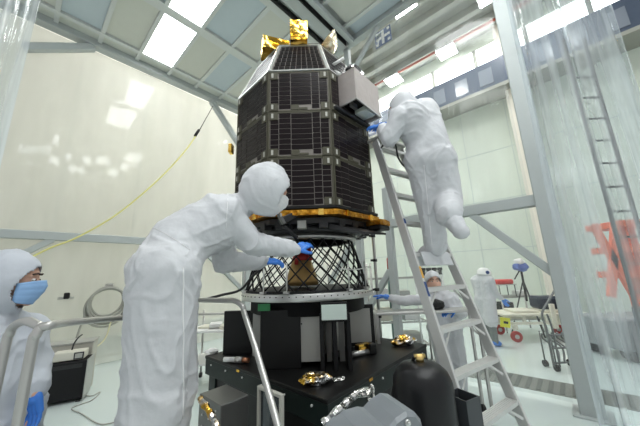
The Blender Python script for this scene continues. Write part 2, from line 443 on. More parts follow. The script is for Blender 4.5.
sheet('plastic_curtain', uvz(TU+.1, .25, 0), uvz(TU+.1, 2.35, 0), .05, ZT-.08, M['film_clear'], 60, 10, .02, 1.5, 'clear plastic sheet hanging behind the ladder, its edge beside the white instrument box')

# ------------------------------------------------------------------ near strip curtains
pL = at(-60, 60, 1.5); pR = at(26, 60, 1.75)
sheet('plastic_curtain', (pL.x, pL.y, 0), (pR.x, pR.y, 0), 2.15, 5.6, M['film_near'], 90, 20, .05, 7, 'bluish folded clear plastic curtain bunched above the technician in the blue mask', phase=3)
pL = at(553, 213, 1.75); pR = at(680, 213, 1.35)
sheet('plastic_curtain', (pL.x, pL.y, 0), (pR.x, pR.y, 0), .05, 4.6, M['film_near'], 140, 26, .05, 8, 'folded clear plastic curtain beside the thick grey tent post, orange machine seen through it', phase=7)

# ------------------------------------------------------------------ spacecraft
CX, CY = -.17, 3.16
SIDE = .625; APO = SIDE*1.2071
ZB0, ZB1 = 2.19, 3.64           # main body
ZF = 4.15; APF = .55           # sloping top
TZ = [2.19, 2.69, 3.18, 3.64]
craft = thing('spacecraft', 'dark octagonal satellite covered in solar cells with gold foil boxes on top', 'satellite', (CX, CY, ZB0))
def octp(ap, off=0): return [(CX+ap/math.cos(PI/8)*math.cos(-PI/2+PI/8+PI/4*k+off), CY+ap/math.cos(PI/8)*math.sin(-PI/2+PI/8+PI/4*k+off)) for k in range(8)]
MB().prism(octp(APO-.02), ZB0, ZB1, 0).build('bus_core', M['darkmetal'], craft)
mb = MB(); b0, b1 = octp(APO-.02), octp(APF-.02)
mb.add([(*p, ZB1) for p in b0]+[(*p, ZF) for p in b1], [tuple(range(8, 16))]+[(i, (i+1) % 8, 8+(i+1) % 8, 8+i) for i in range(8)]); mb.build('top_frustum', M['darkmetal'], craft)
MB().prism(octp(APF+.01), ZF, ZF+.02).build('top_deck', M['olive'], craft)
def facef(k):
    a = -PI/2+PI/4*k; n = V((math.cos(a), math.sin(a), 0)); t = V((-n.y, n.x, 0)); return n, t
C0 = V((CX, CY, 0))
for k in range(8):
    n, t = facef(k); Q = Matrix((t, n, ZA)).transposed()
    for r in range(3):
        z0, z1 = TZ[r], TZ[r+1]; h = z1-z0
        mb = MB(); o = C0+n*(APO-.012)
        mb.box(o+ZA*(z0+z1)/2, (SIDE-.02, .02, h-.014), Q, 0)
        # cells: rows of four, column joints stepped
        cols = [-.29, -.205, -.085, .125, .205, .29]; rows = 8
        y0, y1 = z0+.022, z1-.022; rh = (y1-y0)/rows
        for i in range(rows):
            for j in range(5):
                a0, a1 = cols[j]+.003, cols[j+1]-.003
                if i == 0 and j == 2 and r > 0: continue
                if (i == 0 and j in (0, 4)) or (i == rows-1 and j in (0, 4)): continue
                mb.box(o+n*.0115+t*((a0+a1)/2)+ZA*(y0+rh*(i+.5)+(.006 if j % 2 else 0)), (a1-a0, .004, rh-.0065), Q, 1)
        pn = mb.build('solar_panel', [M['substrate'], M['cell'] ], craft)
        mb2 = MB()
        for sx in (-1, 1): mb2.box(o+n*.012+t*sx*(SIDE/2-.010)+ZA*(z0+z1)/2, (.018, .012, h-.004), Q, 0)
        for sz in (z0+.009, z1-.009): mb2.box(o+n*.011+ZA*sz, (SIDE-.01, .008, .014), Q, 0)
        mb2.build('panel_edging', M['olive'], pn)
        for sx in (-1, 1):
            for zz in (z0+.05, z1-.05):
                mb3 = MB(); c = o+n*.016+t*sx*(SIDE/2-.057)+ZA*zz
                mb3.box(c, (.085, .014, .085), Q, 0, .003); mb3.box(c+n*.008+t*sx*.012, (.020, .006, .05), Q, 1)
                mb3.build('connector_block', [M['olive'], M['labelgrey']], pn)
        if r > 0:
            mb3 = MB(); mb3.box(o+n*.014-t*.045+ZA*(z0+.045), (.08, .012, .06), Q, 0, .003); mb3.box(o+n*.014+t*.04+ZA*(z0+.03), (.085, .01, .02), Q, 0)
            mb3.build('sensor_plate', M['olive'], pn)
    # sloping panel
    sl = V((0, 0, ZF-ZB1))-n*(APO-APF); L = sl.length; sd = sl.normalized(); nn = t.cross(sd).normalized()
    if nn.dot(n) < 0: nn = -nn
    Q2 = Matrix((t, nn, sd)).transposed()
    base = C0+n*(APO-.012)+ZA*ZB1
    w0 = SIDE; w1 = APF*2/2.4142
    mb = MB()
    def tp(s_, h_, d_): return base+t*s_+sd*h_+nn*d_
    for (d0, d1, mi, m0) in ((0, .014, 0, .008),):
        q = [tp(-w0/2+m0, .006, d0), tp(w0/2-m0, .006, d0), tp(w1/2-m0, L-.006, d0), tp(-w1/2+m0, L-.006, d0)]
        q2 = [p+nn*(d1-d0) for p in q]
        mb.add(q+q2, [(3,2,1,0),(4,5,6,7),(0,1,5,4),(1,2,6,5),(2,3,7,6),(3,0,4,7)], 0)
    rows = 6; rh = (L-.05)/rows
    for i in range(rows):
        hh = .02+rh*(i+.5); ww = w0+(w1-w0)*hh/L-.07; nc = 9
        for j in range(nc):
            s0 = -ww/2+ww*j/nc
            mb.box(tp(s0+ww/nc/2, hh, .017), (ww/nc-.007, .004, rh-.012), Q2, 1)
    pn = mb.build('sloping_solar_panel', [M['substrate'], M['cell']], craft)
    mb2 = MB()
    mb2.beam(tp(-w0/2+.01, 0, .018), tp(-w1/2+.01, L, .018), .022, .012, nn); mb2.beam(tp(w0/2-.01, 0, .018), tp(w1/2-.01, L, .018), .022, .012, nn)
    mb2.beam(tp(-w0/2, .008, .018), tp(w0/2, .008, .018), .02, .012, nn); mb2.beam(tp(-w1/2, L-.01, .018), tp(w1/2, L-.01, .018), .025, .012, nn)
    mb2.build('silver_edging', M['alu'], pn)
# gold boxes on top
def crumple(mb, amp=.008, fr=14, seed=0):
    out = []
    for p in mb.v: out.append(p+noise.noise_vector(p*fr+V((seed, seed, seed)))*amp)
    mb.v = out; return mb
def gridbox(c, size, rot=None, n=10):
    """a box of many small faces, for crumpling"""
    mb = MB(); x, y, z = [a/2 for a in size]; Q = rot if rot is not None else Matrix.Identity(3); c = V(c)
    for ax in range(3):
        o1, o2 = [(1, 2), (2, 0), (0, 1)][ax]; h = [x, y, z]
        for sg in (-1, 1):
            vs = []
            for i in range(n+1):
                for j in range(n+1):
                    p = [0, 0, 0]; p[ax] = sg*h[ax]; p[o1] = h[o1]*(2*i/n-1); p[o2] = h[o2]*(2*j/n-1); vs.append(c+Q@V(p))
            fs = []
            for i in range(n):
                for j in range(n):
                    q = (i*(n+1)+j, (i+1)*(n+1)+j, (i+1)*(n+1)+j+1, i*(n+1)+j+1); fs.append(q if sg > 0 else q[::-1])
            mb.add(vs, fs)
    return mb
g1 = at(299, 37, 2.63)
crumple(gridbox(g1, (.19, .2, .27), Matrix.Rotation(.05, 3, 'Z')), .012, 9, 1).build('gold_foil_box', M['gold'], craft)
g2 = at(275, 49, 2.9)
crumple(gridbox(g2+V((0, 0, -.03)), (.32, .25, .17), Matrix.Rotation(.35, 3, 'Z')), .02, 7, 9).build('gold_foil_bundle', M['gold'], craft)
g3 = at(328, 49, 2.8)
Qd = Matrix.Rotation(math.radians(-55), 3, 'Y') @ Matrix.Rotation(.3, 3, 'X')
mb = MB(); mb.lathe(g3, [(.03, -.10), (.10, -.08), (.17, -.01), (.20, .06), (.19, .065), (.15, .0), (.07, -.05), (.001, -.055)], 28, Qd); crumple(mb, .03, 8, 2).build('foil_dish', M['cream_foil'], craft)
mb = MB(); mb.box(at(322, 52, 2.75)+V((0, 0, -.03)), (.1, .1, .16), None, 0, .01); mb.build('dish_mount', M['gold'], craft)
mb = MB(); mb.tube([at(331, 66, 2.6), at(344, 58, 2.55)], .018); mb.tube([at(335, 72, 2.55), at(341, 75, 2.5)], .02); mb.build('white_bracket', M['white'], craft)
MB().box(at(231, 149, 3.05), (.05, .08, .12), None, 0, .008).build('gold_side_box', M['gold'], craft)
# instrument box on the right front face
P0 = at(354, 66, 2.36); LU = .47; DV = .27; HZ = .37
bc = P0+UA*LU/2+VA*DV/2-ZA*HZ/2
mb = MB(); w = .016
mb.box(bc+ZA*(HZ/2-w/2), (LU, DV, w), ROOM, 0, .003)
for sg in (-1, 1):
    mb.box(bc+UA*sg*(LU/2-w/2), (w, DV, HZ-.002), ROOM, 0, .003); mb.box(bc+VA*sg*(DV/2-w/2), (LU-.002, w, HZ-.004), ROOM, 0, .003)
ib = mb.build('instrument_housing', M['blanket'], craft)
mb = MB()
for sg in (-1, 1): mb.box(bc+VA*sg*(DV/2)-ZA*(HZ/2), (LU+.02, .014, .02), ROOM); mb.box(bc+UA*sg*(LU/2)-ZA*(HZ/2), (.014, DV, .02), ROOM)
mb.build('opening_rim', M['steel'], ib)
mb = MB(); mb.box(bc-ZA*(HZ/2-.10), (LU-.05, DV-.05, .02), ROOM, 0); mb.box(bc-ZA*(HZ/2-.04)+UA*.10-VA*.02, (.18, .15, .05), ROOM, 1, .004)
mb.box(bc-ZA*(HZ/2-.05)-UA*.09, (.1, .03, .06), ROOM, 2); mb.build('inner_optics', [M['darkmetal'], M['glass'], M['steel']], ib)
mb = MB(); mb.box(P0+UA*.1+VA*.05+ZA*.03, (.11, .09, .07), ROOM, 0, .01); mb.tube([P0+UA*.02+VA*.1+ZA*.02, P0+UA*.06+VA*.08+ZA*.09], .02); mb.build('top_sensor', M['darkmetal'], ib)
mb = MB(); mb.box(bc+VA*(DV/2+.07)-ZA*.05, (.22, .16, .16), ROOM, 0, .01); mb.build('mounting_bracket', M['darkmetal'], craft)
# dark stepped panel below the box (tilted radiator)
n, t = facef(1)
mb = MB(); mb.beam(C0+n*(APO+.03)-t*.28+ZA*3.22, C0+n*(APO+.03)+t*.3+ZA*3.22, .05, .04, ZA, 0, .01); mb.build('equipment_shelf', M['darkmetal'], craft)
# bottom deck
MB().prism(octp(APO+.035), 2.175, 2.20).build('bottom_deck', M['black'], craft)
mb = MB(); mb.prism(octp(APO+.045), 2.112, 2.160)
bd = mb.build('gold_band', M['goldband'], craft)
for k in range(8):
    n, t = facef(k); Q = Matrix((t, n, ZA)).transposed()
    for (o_, w_) in ((.18, .05), (-.2, .03)): MB().box(C0+n*(APO+.05)+t*o_+ZA*2.135, (w_, .012, .058), Q, 0, .002).build('yellow_tab', M['gold'], bd)

mb = MB(); mb.prism(octp(APO-.03), 2.05, 2.10)
for k in range(8):
    n, t = facef(k); Q = Matrix((t, n, ZA)).transposed()
    for s_ in (-.2, 0, .2): mb.box(C0+n*(APO-.06)+t*s_+ZA*2.04, (.08, .08, .07), Q, 1 if (k+int(s_*10)) % 7 == 0 else 0)
mb.build('underside_structure', [M['darkmetal'], M['greyplate']], craft)
mb = MB(); mb.lathe((CX, CY, 0), [(.60, 1.99), (.62, 2.0), (.62, 2.05), (.55, 2.06)], 64); mb.build('underside_drum', M['darkmetal'], craft)
mb = MB()
for k in range(28):
    a = 2*PI*k/28+.05; Q = Matrix.Rotation(a, 3, 'Z'); mb.box((CX+.64*math.cos(a), CY+.64*math.sin(a), 2.035), (.05, .045, .04), Q, k % 9 == 0)
mb.build('bolt_blocks', [M['darkmetal'], M['greyplate']], craft)
# right bracket arm wrapped in gold
n, t = facef(1)
ba = C0+n*(APO+.07)+t*.27+ZA*2.08
crumple(gridbox(ba, (.20, .16, .05), ROOM, 6), .01, 12, 3).build('gold_arm', M['goldband'], craft)
MB().box(ba-ZA*.05, (.19, .15, .05), ROOM, 0, .01).build('arm_block', M['black'], craft)
mb = MB(); A0 = C0+n*(APO-.1)+ZA*2.05
mb.add([A0-t*.3, A0+t*.3, A0+t*.25+n*.26-ZA*.08, A0-t*.1+n*.26-ZA*.1, A0-t*.3-ZA*.05, A0+t*.3-ZA*.05, A0+t*.25+n*.26-ZA*.1, A0-t*.1+n*.26-ZA*.12],
       [(0,1,2,3),(7,6,5,4),(0,4,5,1),(1,5,6,2),(2,6,7,3),(3,7,4,0)]); mb.build('radiator_plate', M['darkmetal'], craft)
# clamp device by the technician's face
mb = MB(); mb.beam(at(276, 209, 2.25), at(284, 224, 2.3), .035, .03, mi=1, bev=.004); mb.beam(at(280, 222, 2.3), at(296, 214, 2.42), .05, .06, mi=0, bev=.006); mb.beam(at(283, 226, 2.32), at(297, 238, 2.45), .03, .03, mi=0, bev=.004)
mb.box(at(281, 215, 2.2), (.014, .014, .03), None, 2, .003)
mb.build('clamp_bracket', [M['darkmetal'], M['boxgrey'], M['labelgrey']], craft)
# nozzle
mb = MB(); NX, NY = CX-.06, CY-.02
mb.lathe((NX, NY, 0), [(.06, 1.98), (.07, 1.86), (.085, 1.80), (.11, 1.74), (.145, 1.64), (.175, 1.54), (.19, 1.475), (.18, 1.475), (.16, 1.55), (.10, 1.72), (.05, 1.9)], 48)
nz = mb.build('engine_nozzle', M['bronze'], craft)
mb = MB(); mb.lathe((NX, NY, 0), [(.0915, 1.82), (.116, 1.745), (.108, 1.745), (.07, 1.85)], 32); mb.tube([(NX-.04, NY-.11, 1.86), (NX-.05, NY-.13, 1.70)], .02); mb.tube([(NX+.09, NY-.08, 1.9), (NX+.11, NY-.10, 1.74)], .022)
mb.build('red_guard', M['red'], nz)

# ------------------------------------------------------------------ lattice adapter
ad = thing('adapter_cone', 'black crisscross lattice cone with a drilled silver base ring, under the satellite', 'support frame', (CX, CY, 1.36))
mb = MB(); N = 26; ZL0, ZL1 = 1.435, 1.95; RL0, RL1 = .67, .52
for k in range(N):
    for sg in (-1, 1):
        pts = []
        for i in range(9):
            f_ = i/8; a = 2*PI*k/N+sg*f_*math.radians(44); r = RL0+(RL1-RL0)*f_+ (.006 if sg > 0 else -.004)
            pts.append((CX+r*math.cos(a), CY+r*math.sin(a), ZL0+(ZL1-ZL0)*f_))
        mb.tube(pts, .0075, 6)
mb.build('lattice', M['blackmatte'], ad)
mb = MB(); mb.lathe((CX, CY, 0), [(.50, 1.935), (.56, 1.935), (.575, 1.95), (.575, 1.965), (.53, 1.975), (.53, 1.99), (.49, 1.99), (.49, 1.935)], 72)
mb.build('upper_ring', M['steel'], ad)
mb = MB(); mb.lathe((CX, CY, 0), [(.66, 1.355), (.71, 1.355), (.715, 1.362), (.715, 1.418), (.71, 1.425), (.68, 1.43), (.655, 1.43), (.655, 1.36)], 96)
for k in range(72):
    a = 2*PI*k/72; mb.box((CX+.7155*math.cos(a), CY+.7155*math.sin(a), 1.402), (.006, .01, .01), Matrix.Rotation(a, 3, 'Z'), 1)
mb.build('base_ring', [M['alu'], M['black']], ad)
mb = MB(); mb.lathe((CX, CY, 0), [(.652, 1.43), (.69, 1.43), (.69, 1.448), (.652, 1.448)], 72); mb.build('lower_band', M['blackmatte'], ad)
for k in (4.15, 4.5, 5.35, 5.75, 3.6, 2.4, 1.2, .2):
    mb = MB(); mb.tube([(CX+.70*math.cos(k), CY+.70*math.sin(k), 1.43), (CX+.70*math.cos(k), CY+.70*math.sin(k), 1.70)], .008, 8)
    mb.box((CX+.70*math.cos(k), CY+.70*math.sin(k), 1.44), (.05, .05, .02), Matrix.Rotation(k, 3, 'Z')); mb.build('stub_post', M['alu'], ad)
mb = MB(); pts = [(CX+.735*math.cos(a), CY+.735*math.sin(a), 1.63+.01*math.sin(9*a)) for a in [5.2+i*.1 for i in range(8)]]; mb.tube(pts, .006, 6); mb.build('thin_rail', M['alu'], ad)

# ------------------------------------------------------------------ pedestal
pd = thing('pedestal', 'black pedestal with upright fins and pale grey panels between adapter ring and black table', 'stand', (CX, CY, .8))
mb = MB(); mb.lathe((CX, CY, 0), [(.60, 1.22), (.62, 1.23), (.62, 1.345), (.66, 1.35), (.66, 1.354), (.3, 1.354)], 64); mb.build('top_plate', M['blackmatte'], pd)
mb = MB(); mb.lathe((CX, CY, 0), [(.40, .8), (.40, 1.23)], 48); mb.build('inner_drum', M['greyplate'], pd)
mb = MB(); mb.lathe((CX, CY, 0), [(.46, .8), (.46, .83), (.42, .85)], 48); mb.build('drum_foot', M['black'], pd)
mb = MB(); mb.box(at(281, 340, 2.56)+V((0, .06, .0)), (.34, .14, .50), None, 0, .006)
zc = .8+.25; mb = MB(); c = at(281, 340, 2.6); mb.box((c.x, 2.62, .8+.245), (.36, .12, .49), None, 0, .006); mb.build('front_block', M['black'], pd)
c = at(239, 335, 3.1); mb = MB(); mb.box((c.x, 3.1, .8+.215), (.33, .05, .43), Matrix.Rotation(-.1, 3, 'Z'), 0, .005); mb.build('side_panel', M['black'], pd)
c = at(257, 330, 2.9); mb = MB(); mb.box((c.x, 2.92, .8+.24), (.09, .03, .44), None, 0, .003); mb.build('grey_panel', M['greyplate'], pd)
c = at(310, 335, 2.55); mb = MB(); mb.box((c.x, 2.60, .8+.235), (.20, .03, .38), None, 0, .003); mb.box((c.x-.075, 2.583, .8+.36), (.012, .006, .012), None, 1); mb.build('grey_panel', [M['greyplate'], M['black']], pd)
for px in (322, 335, 349):
    c = at(px, 340, 2.5); mb = MB(); mb.box((c.x, 2.62, .8+.225), (.035, .3, .45), None, 0, .004); mb.build('fin', M['blackmatte'], pd)
for px in (329, 342): 
    c = at(px, 340, 2.65); MB().box((c.x, 2.70, .8+.2), (.05, .02, .38), None, 0, .003).build('grey_strip', M['greyplate'], pd)
c = at(334, 312, 2.45); MB().box((c.x, 2.44, c.z), (.215, .012, .125), None, 0, .002).build('label_sheet', M['paper'], pd)
MB().box((c.x, 2.46, c.z), (.235, .03, .16), None, 0, .003).build('label_backing', M['black'], pd)
c = at(263, 308, 2.5); MB().box((c.x, 2.545, c.z), (.11, .01, .06), None, 0, .001).build('green_tape', M['green'], pd)
c = at(361, 325, 3.2); mb = MB(); mb.box((c.x, 3.22, .8+.22), (.30, .03, .43), Matrix.Rotation(.12, 3, 'Z'), 0, .004); mb.box((c.x-.01, 3.20, .8+.22), (.24, .012, .35), Matrix.Rotation(.12, 3, 'Z'), 1, .002); mb.build('side_panel', [M['black'], M['greyplate']], pd)

# ------------------------------------------------------------------ big black table
T0 = V((.005, 1.955, 0)); TA = V((1.085, 1.225, 0)).normalized(); TB = V((-TA.y, TA.x, 0)); TL = 1.68; TQ = Matrix((TA, TB, ZA)).transposed()
tb = thing('equipment_table', 'large square black table with small white slots and orange stickers, carrying the pedestal', 'table', T0+(TA+TB)*TL/2)
tc = T0+(TA+TB)*TL/2
MB().box(tc+ZA*.785, (TL, TL, .03), TQ, 0, .004).build('table_top', M['black'], tb)
mb = MB()
for (a, b, wx, wy) in ((0, -.5, TL, .04), (0, .5, TL, .04), (-.5, 0, .04, TL), (.5, 0, .04, TL)):
    mb.box(tc+TA*a*(TL-.05)+TB*b*(TL-.05)+ZA*.70, (wx-.012 if wy < .1 else wx, wy-.012 if wx < .1 else wy, .145), TQ, 0, .003)
mb.build('apron', M['green_black'], tb)
for (a, b) in ((-1, -1), (1, -1), (1, 1), (-1, 1)):
    MB().box(tc+TA*a*(TL/2-.1)+TB*b*(TL/2-.1)+ZA*.32, (.13, .13, .64), TQ, 0, .005).build('leg', M['green_black'], tb)
for k in range(6):
    for (d, o) in ((TA, -TB), (TB, -TA)):
        p = T0+d*(.14+.28*k)+o*.002+ZA*.735
        MB().tube([p-o*.004, p+o*.005], .008, 8).build('white_bolt', M['white'], tb)
for (d, o, s_) in ((TA, -TB, .52), (TB, -TA, 1.05)):
    MB().box(T0+d*s_+o*.002+ZA*.775, (.05, .004, .02) if d is TA else (.004, .05, .02), TQ, 0).build('orange_sticker', M['gold'], tb)
MB().box(tc+ZA*.318, (TL-.10, TL-.10, .61), TQ, 0, .01).build('lower_cabinet', M['black'], tb)

# things on the table
def bundle(name, c, size, rz, m, label, cat, group=None, amp=.25, seed=0, parent=None):
    mb = MB(); mb.ell((0, 0, 0), (size[0]/2, size[1]/2, size[2]/2), n=36, m=22)
    R = Matrix.Rotation(rz, 3, 'Z'); out = []
    for p in mb.v:
        q = p*(1+amp*noise.noise(V((p.x/size[0], p.y/size[1], p.z/size[2]))*3+V((seed, 0, 0)))*1.3) + noise.noise_vector(p*30+V((seed, 1, 2)))*size[2]*.09
        q.z = max(q.z, -size[2]*.42); out.append(R@q+V((c[0], c[1], c[2]+size[2]*.42)))
    mb.v = out; mb.sm = [False]*len(mb.sm)
    o = mb.build(name, m, parent, origin=c)
    return tag(o, label, cat, group) if label else o
p = atz(316, 384, .8); bundle('foil_bundle', (p.x, p.y, .8), (.22, .15, .09), .2, M['mixfoil'], 'crumpled gold and silver foil bundle near the front corner of the black table', 'foil bundle', seed=2)
p = atz(339, 380, .8); bundle('foil_scrap', (p.x, p.y, .801), (.10, .07, .022), .5, M['silver'], 'flat scrap of silver foil just right of the front foil bundle', 'foil', seed=5)
p = atz(404, 345, .8); bundle('foil_bundle', (p.x, p.y, .8), (.26, .13, .11), .25, M['mixfoil'], 'gold and silver foil bundle near the far corner of the black table by the ladder', 'foil bundle', seed=8)
# shiny cylinder with gold fitting
p = atz(363, 356, .8); t_ = thing('actuator', 'shiny metal cylinder with gold-wrapped end lying on the table right of the pedestal', 'tool', (p.x, p.y, .8))
MB().tube([p+V((-.12, -.05, .03)), p+V((.06, .04, .03))], .026, 16).build('barrel', M['alu'], t_)
crumple(gridbox(p+V((.02, .05, .075)), (.16, .06, .05), Matrix.Rotation(.5, 3, 'Z'), 6), .008, 15).build('gold_wrap', M['gold'], t_)
MB().box(p+V((.09, .07, .05)), (.08, .1, .1), Matrix.Rotation(.5, 3, 'Z'), 0, .01).build('end_block', M['black'], t_)
# tools at the left side of the table
p = atz(238, 363, .8); t_ = thing('cable_connector', 'grey and copper coloured cable connector lying on the left part of the table', 'connector', (p.x, p.y, .8))
MB().tube([p+V((-.14, .02, .03)), p+V((-.02, .0, .03))], .022, 14).build('sleeve', M['white'], t_)
MB().tube([p+V((-.02, .0, .03)), p+V((.05, -.02, .03))], .028, 14).build('collar', M['steel'], t_)
MB().tube([p+V((.05, -.02, .03)), p+V((.11, -.04, .03))], .022, 14).build('copper_end', mat('copper', (.5, .22, .12), .4, metal=.7), t_)
p = atz(212, 353, .8); bundle('crumpled_wipe', (p.x, p.y, .8), (.14, .1, .05), .3, M['white'], 'crumpled white wipe at the left corner of the table beside the bending technician', 'wipe', seed=11)
# cable under the arm
mb = MB(); mb.tube(curve([at(206, 299, 2.5), at(222, 295, 2.5), at(240, 290, 2.45), at(252, 277, 2.42), at(262, 268, 2.42), at(268, 262, 2.45)]), .011, 8)
tag(mb.build('black_cable', M['rubber']), 'thick black cable running from behind the technician up to the lattice cone', 'cable')

# equipment under and before the table
def rackbox(c, size, q, name, label, m='steel', holes=True):
    t_ = thing(name, label, 'equipment box', (c[0], c[1], c[2]-size[2]/2)); c = V(c)
    MB().box(c, size, q, 0, .005).build('body', M[m], t_)
    for i in range(3):
        for j in range(3):
            MB().tube([c+q@V((size[0]*(.15+.3*i-.45), -size[1]/2-.0, size[2]*(.3-.3*j))), c+q@V((size[0]*(.15+.3*i-.45), -size[1]/2-.006, size[2]*(.3-.3*j)))], .007, 8).build('screw', M['alu'], t_)
    return t_
Qt = Matrix((TB*-1, TA*-1, ZA)).transposed()
Qt = Matrix((-TB, TA, ZA)).transposed()    # local x along the left table edge, local -y outward
pb = at(221, 406, 2.06); cb = V((pb.x, pb.y, 0))+TA*.11+TB*.16
rackbox((cb.x, cb.y, pb.z-.12), (.32, .22, .24), Qt, 'equipment_box', 'brushed grey steel box under the left edge of the black table', 'boxgrey')
tp_ = thing('equipment_stand', 'low black stand holding the brushed steel box under the table edge', 'stand', (cb.x, cb.y, 0))
MB().box((cb.x, cb.y, (pb.z-.24)/2+.005), (.30, .20, pb.z-.252), Qt, 0, .01).build('cabinet', M['black'], tp_)
MB().box((cb.x, cb.y, .006), (.32, .22, .012), Qt, 0, .002).build('foot_plate', M['black'], tp_)
p = at(270, 412, 1.98); zf = p.z; t_ = thing('monitor_frame', 'silver rectangular frame with dark screen below the table edge behind the slanted handrail', 'frame', (p.x, p.y, 0))
MF = Qt
mb = MB()
for sx in (-1, 1): mb.box(V((p.x, p.y, zf-.04))+MF@V((sx*.115, 0, 0)), (.02, .03, .34), MF, 0, .003)
for sz in (-1, 1): mb.box(V((p.x, p.y, zf-.04+sz*.16)), (.23, .03, .02), MF, 0, .003)
mb.build('frame', M['labelgrey'], t_)
MB().box(V((p.x, p.y, zf-.04))+MF@V((0, .01, 0)), (.21, .01, .3), MF).build('screen', M['lens'], t_)
MB().box(V((p.x, p.y, (zf-.21)/2)), (.06, .05, zf-.21), MF, 0, .004).build('support', M['black'], t_)

# gearbox in the foreground
gc = at(374, 446, 1.25)
gx = V((.90, .35, 0)).normalized(); gy = V((-gx.y, gx.x, 0)); GQ = Matrix((gx, gy, ZA)).transposed()
gb = thing('gear_housing', 'grey enamelled machine housing with a row of bolts, in front of the black table', 'machine', (gc.x, gc.y, 0))
prof = [(-.20, -.16), (-.20, .03), (-.165, .075), (-.10, .105), (-.02, .108), (.01, .10), (.05, .125), (.10, .14), (.14, .13), (.165, .10), (.175, .05), (.175, -.16)]
mb = MB(); n_ = len(prof); D = .09
gz = gc.z+.0
front = [V((gc.x, gc.y, gz))+gx*a+ZA*b-gy*D for a, b in prof]; back = [p+gy*(2*D) for p in front]
fi = [V((gc.x, gc.y, gz))+gx*(a*.94)+ZA*(b*.94-.004)-gy*(D+.015) for a, b in prof]
mb.add(front+back+fi, [tuple(range(2*n_-1, n_-1, -1)), tuple(range(2*n_, 3*n_))[::1]]+[(i, n_+i, n_+(i+1) % n_, (i+1) % n_) for i in range(n_)]+[(2*n_+i, i, (i+1) % n_, 2*n_+(i+1) % n_) for i in range(n_)])
mb.build('casing', M['motor'], gb)
for (a, b) in ((.0, .075), (.045, .095), (.09, .11), (.14, .03), (.15, -.05), (-.14, .03), (-.08, .07)):
    p = V((gc.x, gc.y, gz))+gx*a+ZA*b-gy*(D+.014)
    mb = MB(); mb.tube([p+gy*.004, p-gy*.012], .011, 8); mb.tube([p-gy*.012, p-gy*.018], .006, 8); mb.build('bolt', M['alu'], gb)
MB().box(V((gc.x, gc.y, (gz-.17)/2)), (.30, .2, gz-.16), GQ, 0, .01).build('pedestal', M['darkmetal'], gb)
p = at(352, 404, 1.32)
mb = MB(); pts = curve([at(325, 424, 1.3), at(338, 411, 1.3), at(352, 398, 1.38), at(364, 392, 1.42), at(370, 390, 1.44)], 8); mb.tube(pts, .016, 10); crumple(mb, .010, 35, 4)
mb.sm = [False]*len(mb.sm); tag(mb.build('foil_hose', M['silver']), 'silver foil-wrapped hose lying over the grey machine housing', 'hose')
mb = MB(); pts = curve([at(367, 396, 1.42), at(372, 386, 1.42), at(374, 397, 1.40), at(369, 401, 1.40)], 8); mb.tube(pts, .009, 8); crumple(mb, .008, 40, 7); mb.sm = [False]*len(mb.sm)
tag(mb.build('foil_loop', M['silver']), 'small crumpled silver foil loop behind the grey machine housing', 'foil')
# tank
tk = at(424, 400, 1.62); tr = .155
tnk = thing('black_tank', 'tall black pressure tank with domed top and brass fitting in front of the ladder foot', 'tank', (tk.x, tk.y, 0))
ztop = at(420, 361, 1.62).z
mb = MB(); mb.lathe((tk.x, tk.y, 0), [(tr-.02, .0), (tr, .02), (tr, ztop-.12), (tr*.97, ztop-.085), (tr*.86, ztop-.045), (tr*.66, ztop-.018), (tr*.4, ztop-.004), (.001, ztop)], 56); mb.build('shell', M['tank'], tnk)
mb = MB(); mb.tube([(tk.x, tk.y, ztop-.005), (tk.x, tk.y, ztop+.03)], .022, 10); mb.tube([(tk.x-.03, tk.y, ztop+.025), (tk.x+.03, tk.y, ztop+.025)], .012, 8); mb.build('brass_fitting', M['brass'], tnk)
mb = MB(); mb.tube(curve([(tk.x-.03, tk.y, ztop+.025), at(411, 364, 1.66), at(399, 376, 1.68), at(393, 392, 1.68), at(391, 410, 1.66), at(391, 430, 1.66)], 8), .009, 8)
tag(mb.build('black_hose', M['rubber']), 'thin black hose arching from the brass fitting of the black tank', 'hose')
p = at(464, 412, 1.66); mb = MB(); Qb = Matrix.Rotation(.5, 3, 'Z'); zt = at(463, 396, 1.64).z
for sx in (-1, 1): mb.box(V((p.x, p.y, zt/2))+Qb@V((sx*.055, 0, 0)), (.006, .13, zt), Qb, 0)
for sy in (-1, 1): mb.box(V((p.x, p.y, zt/2))+Qb@V((0, sy*.062, 0)), (.11, .006, zt), Qb, 0)
mb.box(V((p.x, p.y, .01)), (.11, .12, .02), Qb); tag(mb.build('tray_box', mat('charcoal_metal', (.05, .055, .06), .45)), 'narrow open-topped charcoal metal bin against the right side of the black tank', 'bin')

# ------------------------------------------------------------------ people
def remesh(mb, voxel, smooth=3, sfac=.5):
    me = mb.mesh('tmp', []); o = bpy.data.objects.new('tmp', me); COL.objects.link(o)
    m = o.modifiers.new('r', 'REMESH'); m.mode = 'VOXEL'; m.voxel_size = voxel; m.use_smooth_shade = True
    if smooth:
        s_ = o.modifiers.new('s', 'SMOOTH'); s_.iterations = smooth; s_.factor = sfac
    dg = bpy.context.evaluated_depsgraph_get(); ev = o.evaluated_get(dg); e = ev.to_mesh()
    vs = [v.co.copy() for v in e.vertices]; fs = [list(p.vertices) for p in e.polygons]; ns = [v.normal.copy() for v in e.vertices]
    ev.to_mesh_clear(); bpy.data.objects.remove(o); bpy.data.meshes.remove(me)
    return vs, fs, ns
def prune(vs, fs):
    used = sorted({i for f in fs for i in f}); mp = {i: k for k, i in enumerate(used)}
    return [vs[i] for i in used], [[mp[i] for i in f] for f in fs]
def frame(f, up=ZA):
    f = V(f).normalized(); r = f.cross(up).normalized(); u = r.cross(f)
    return f, r, u
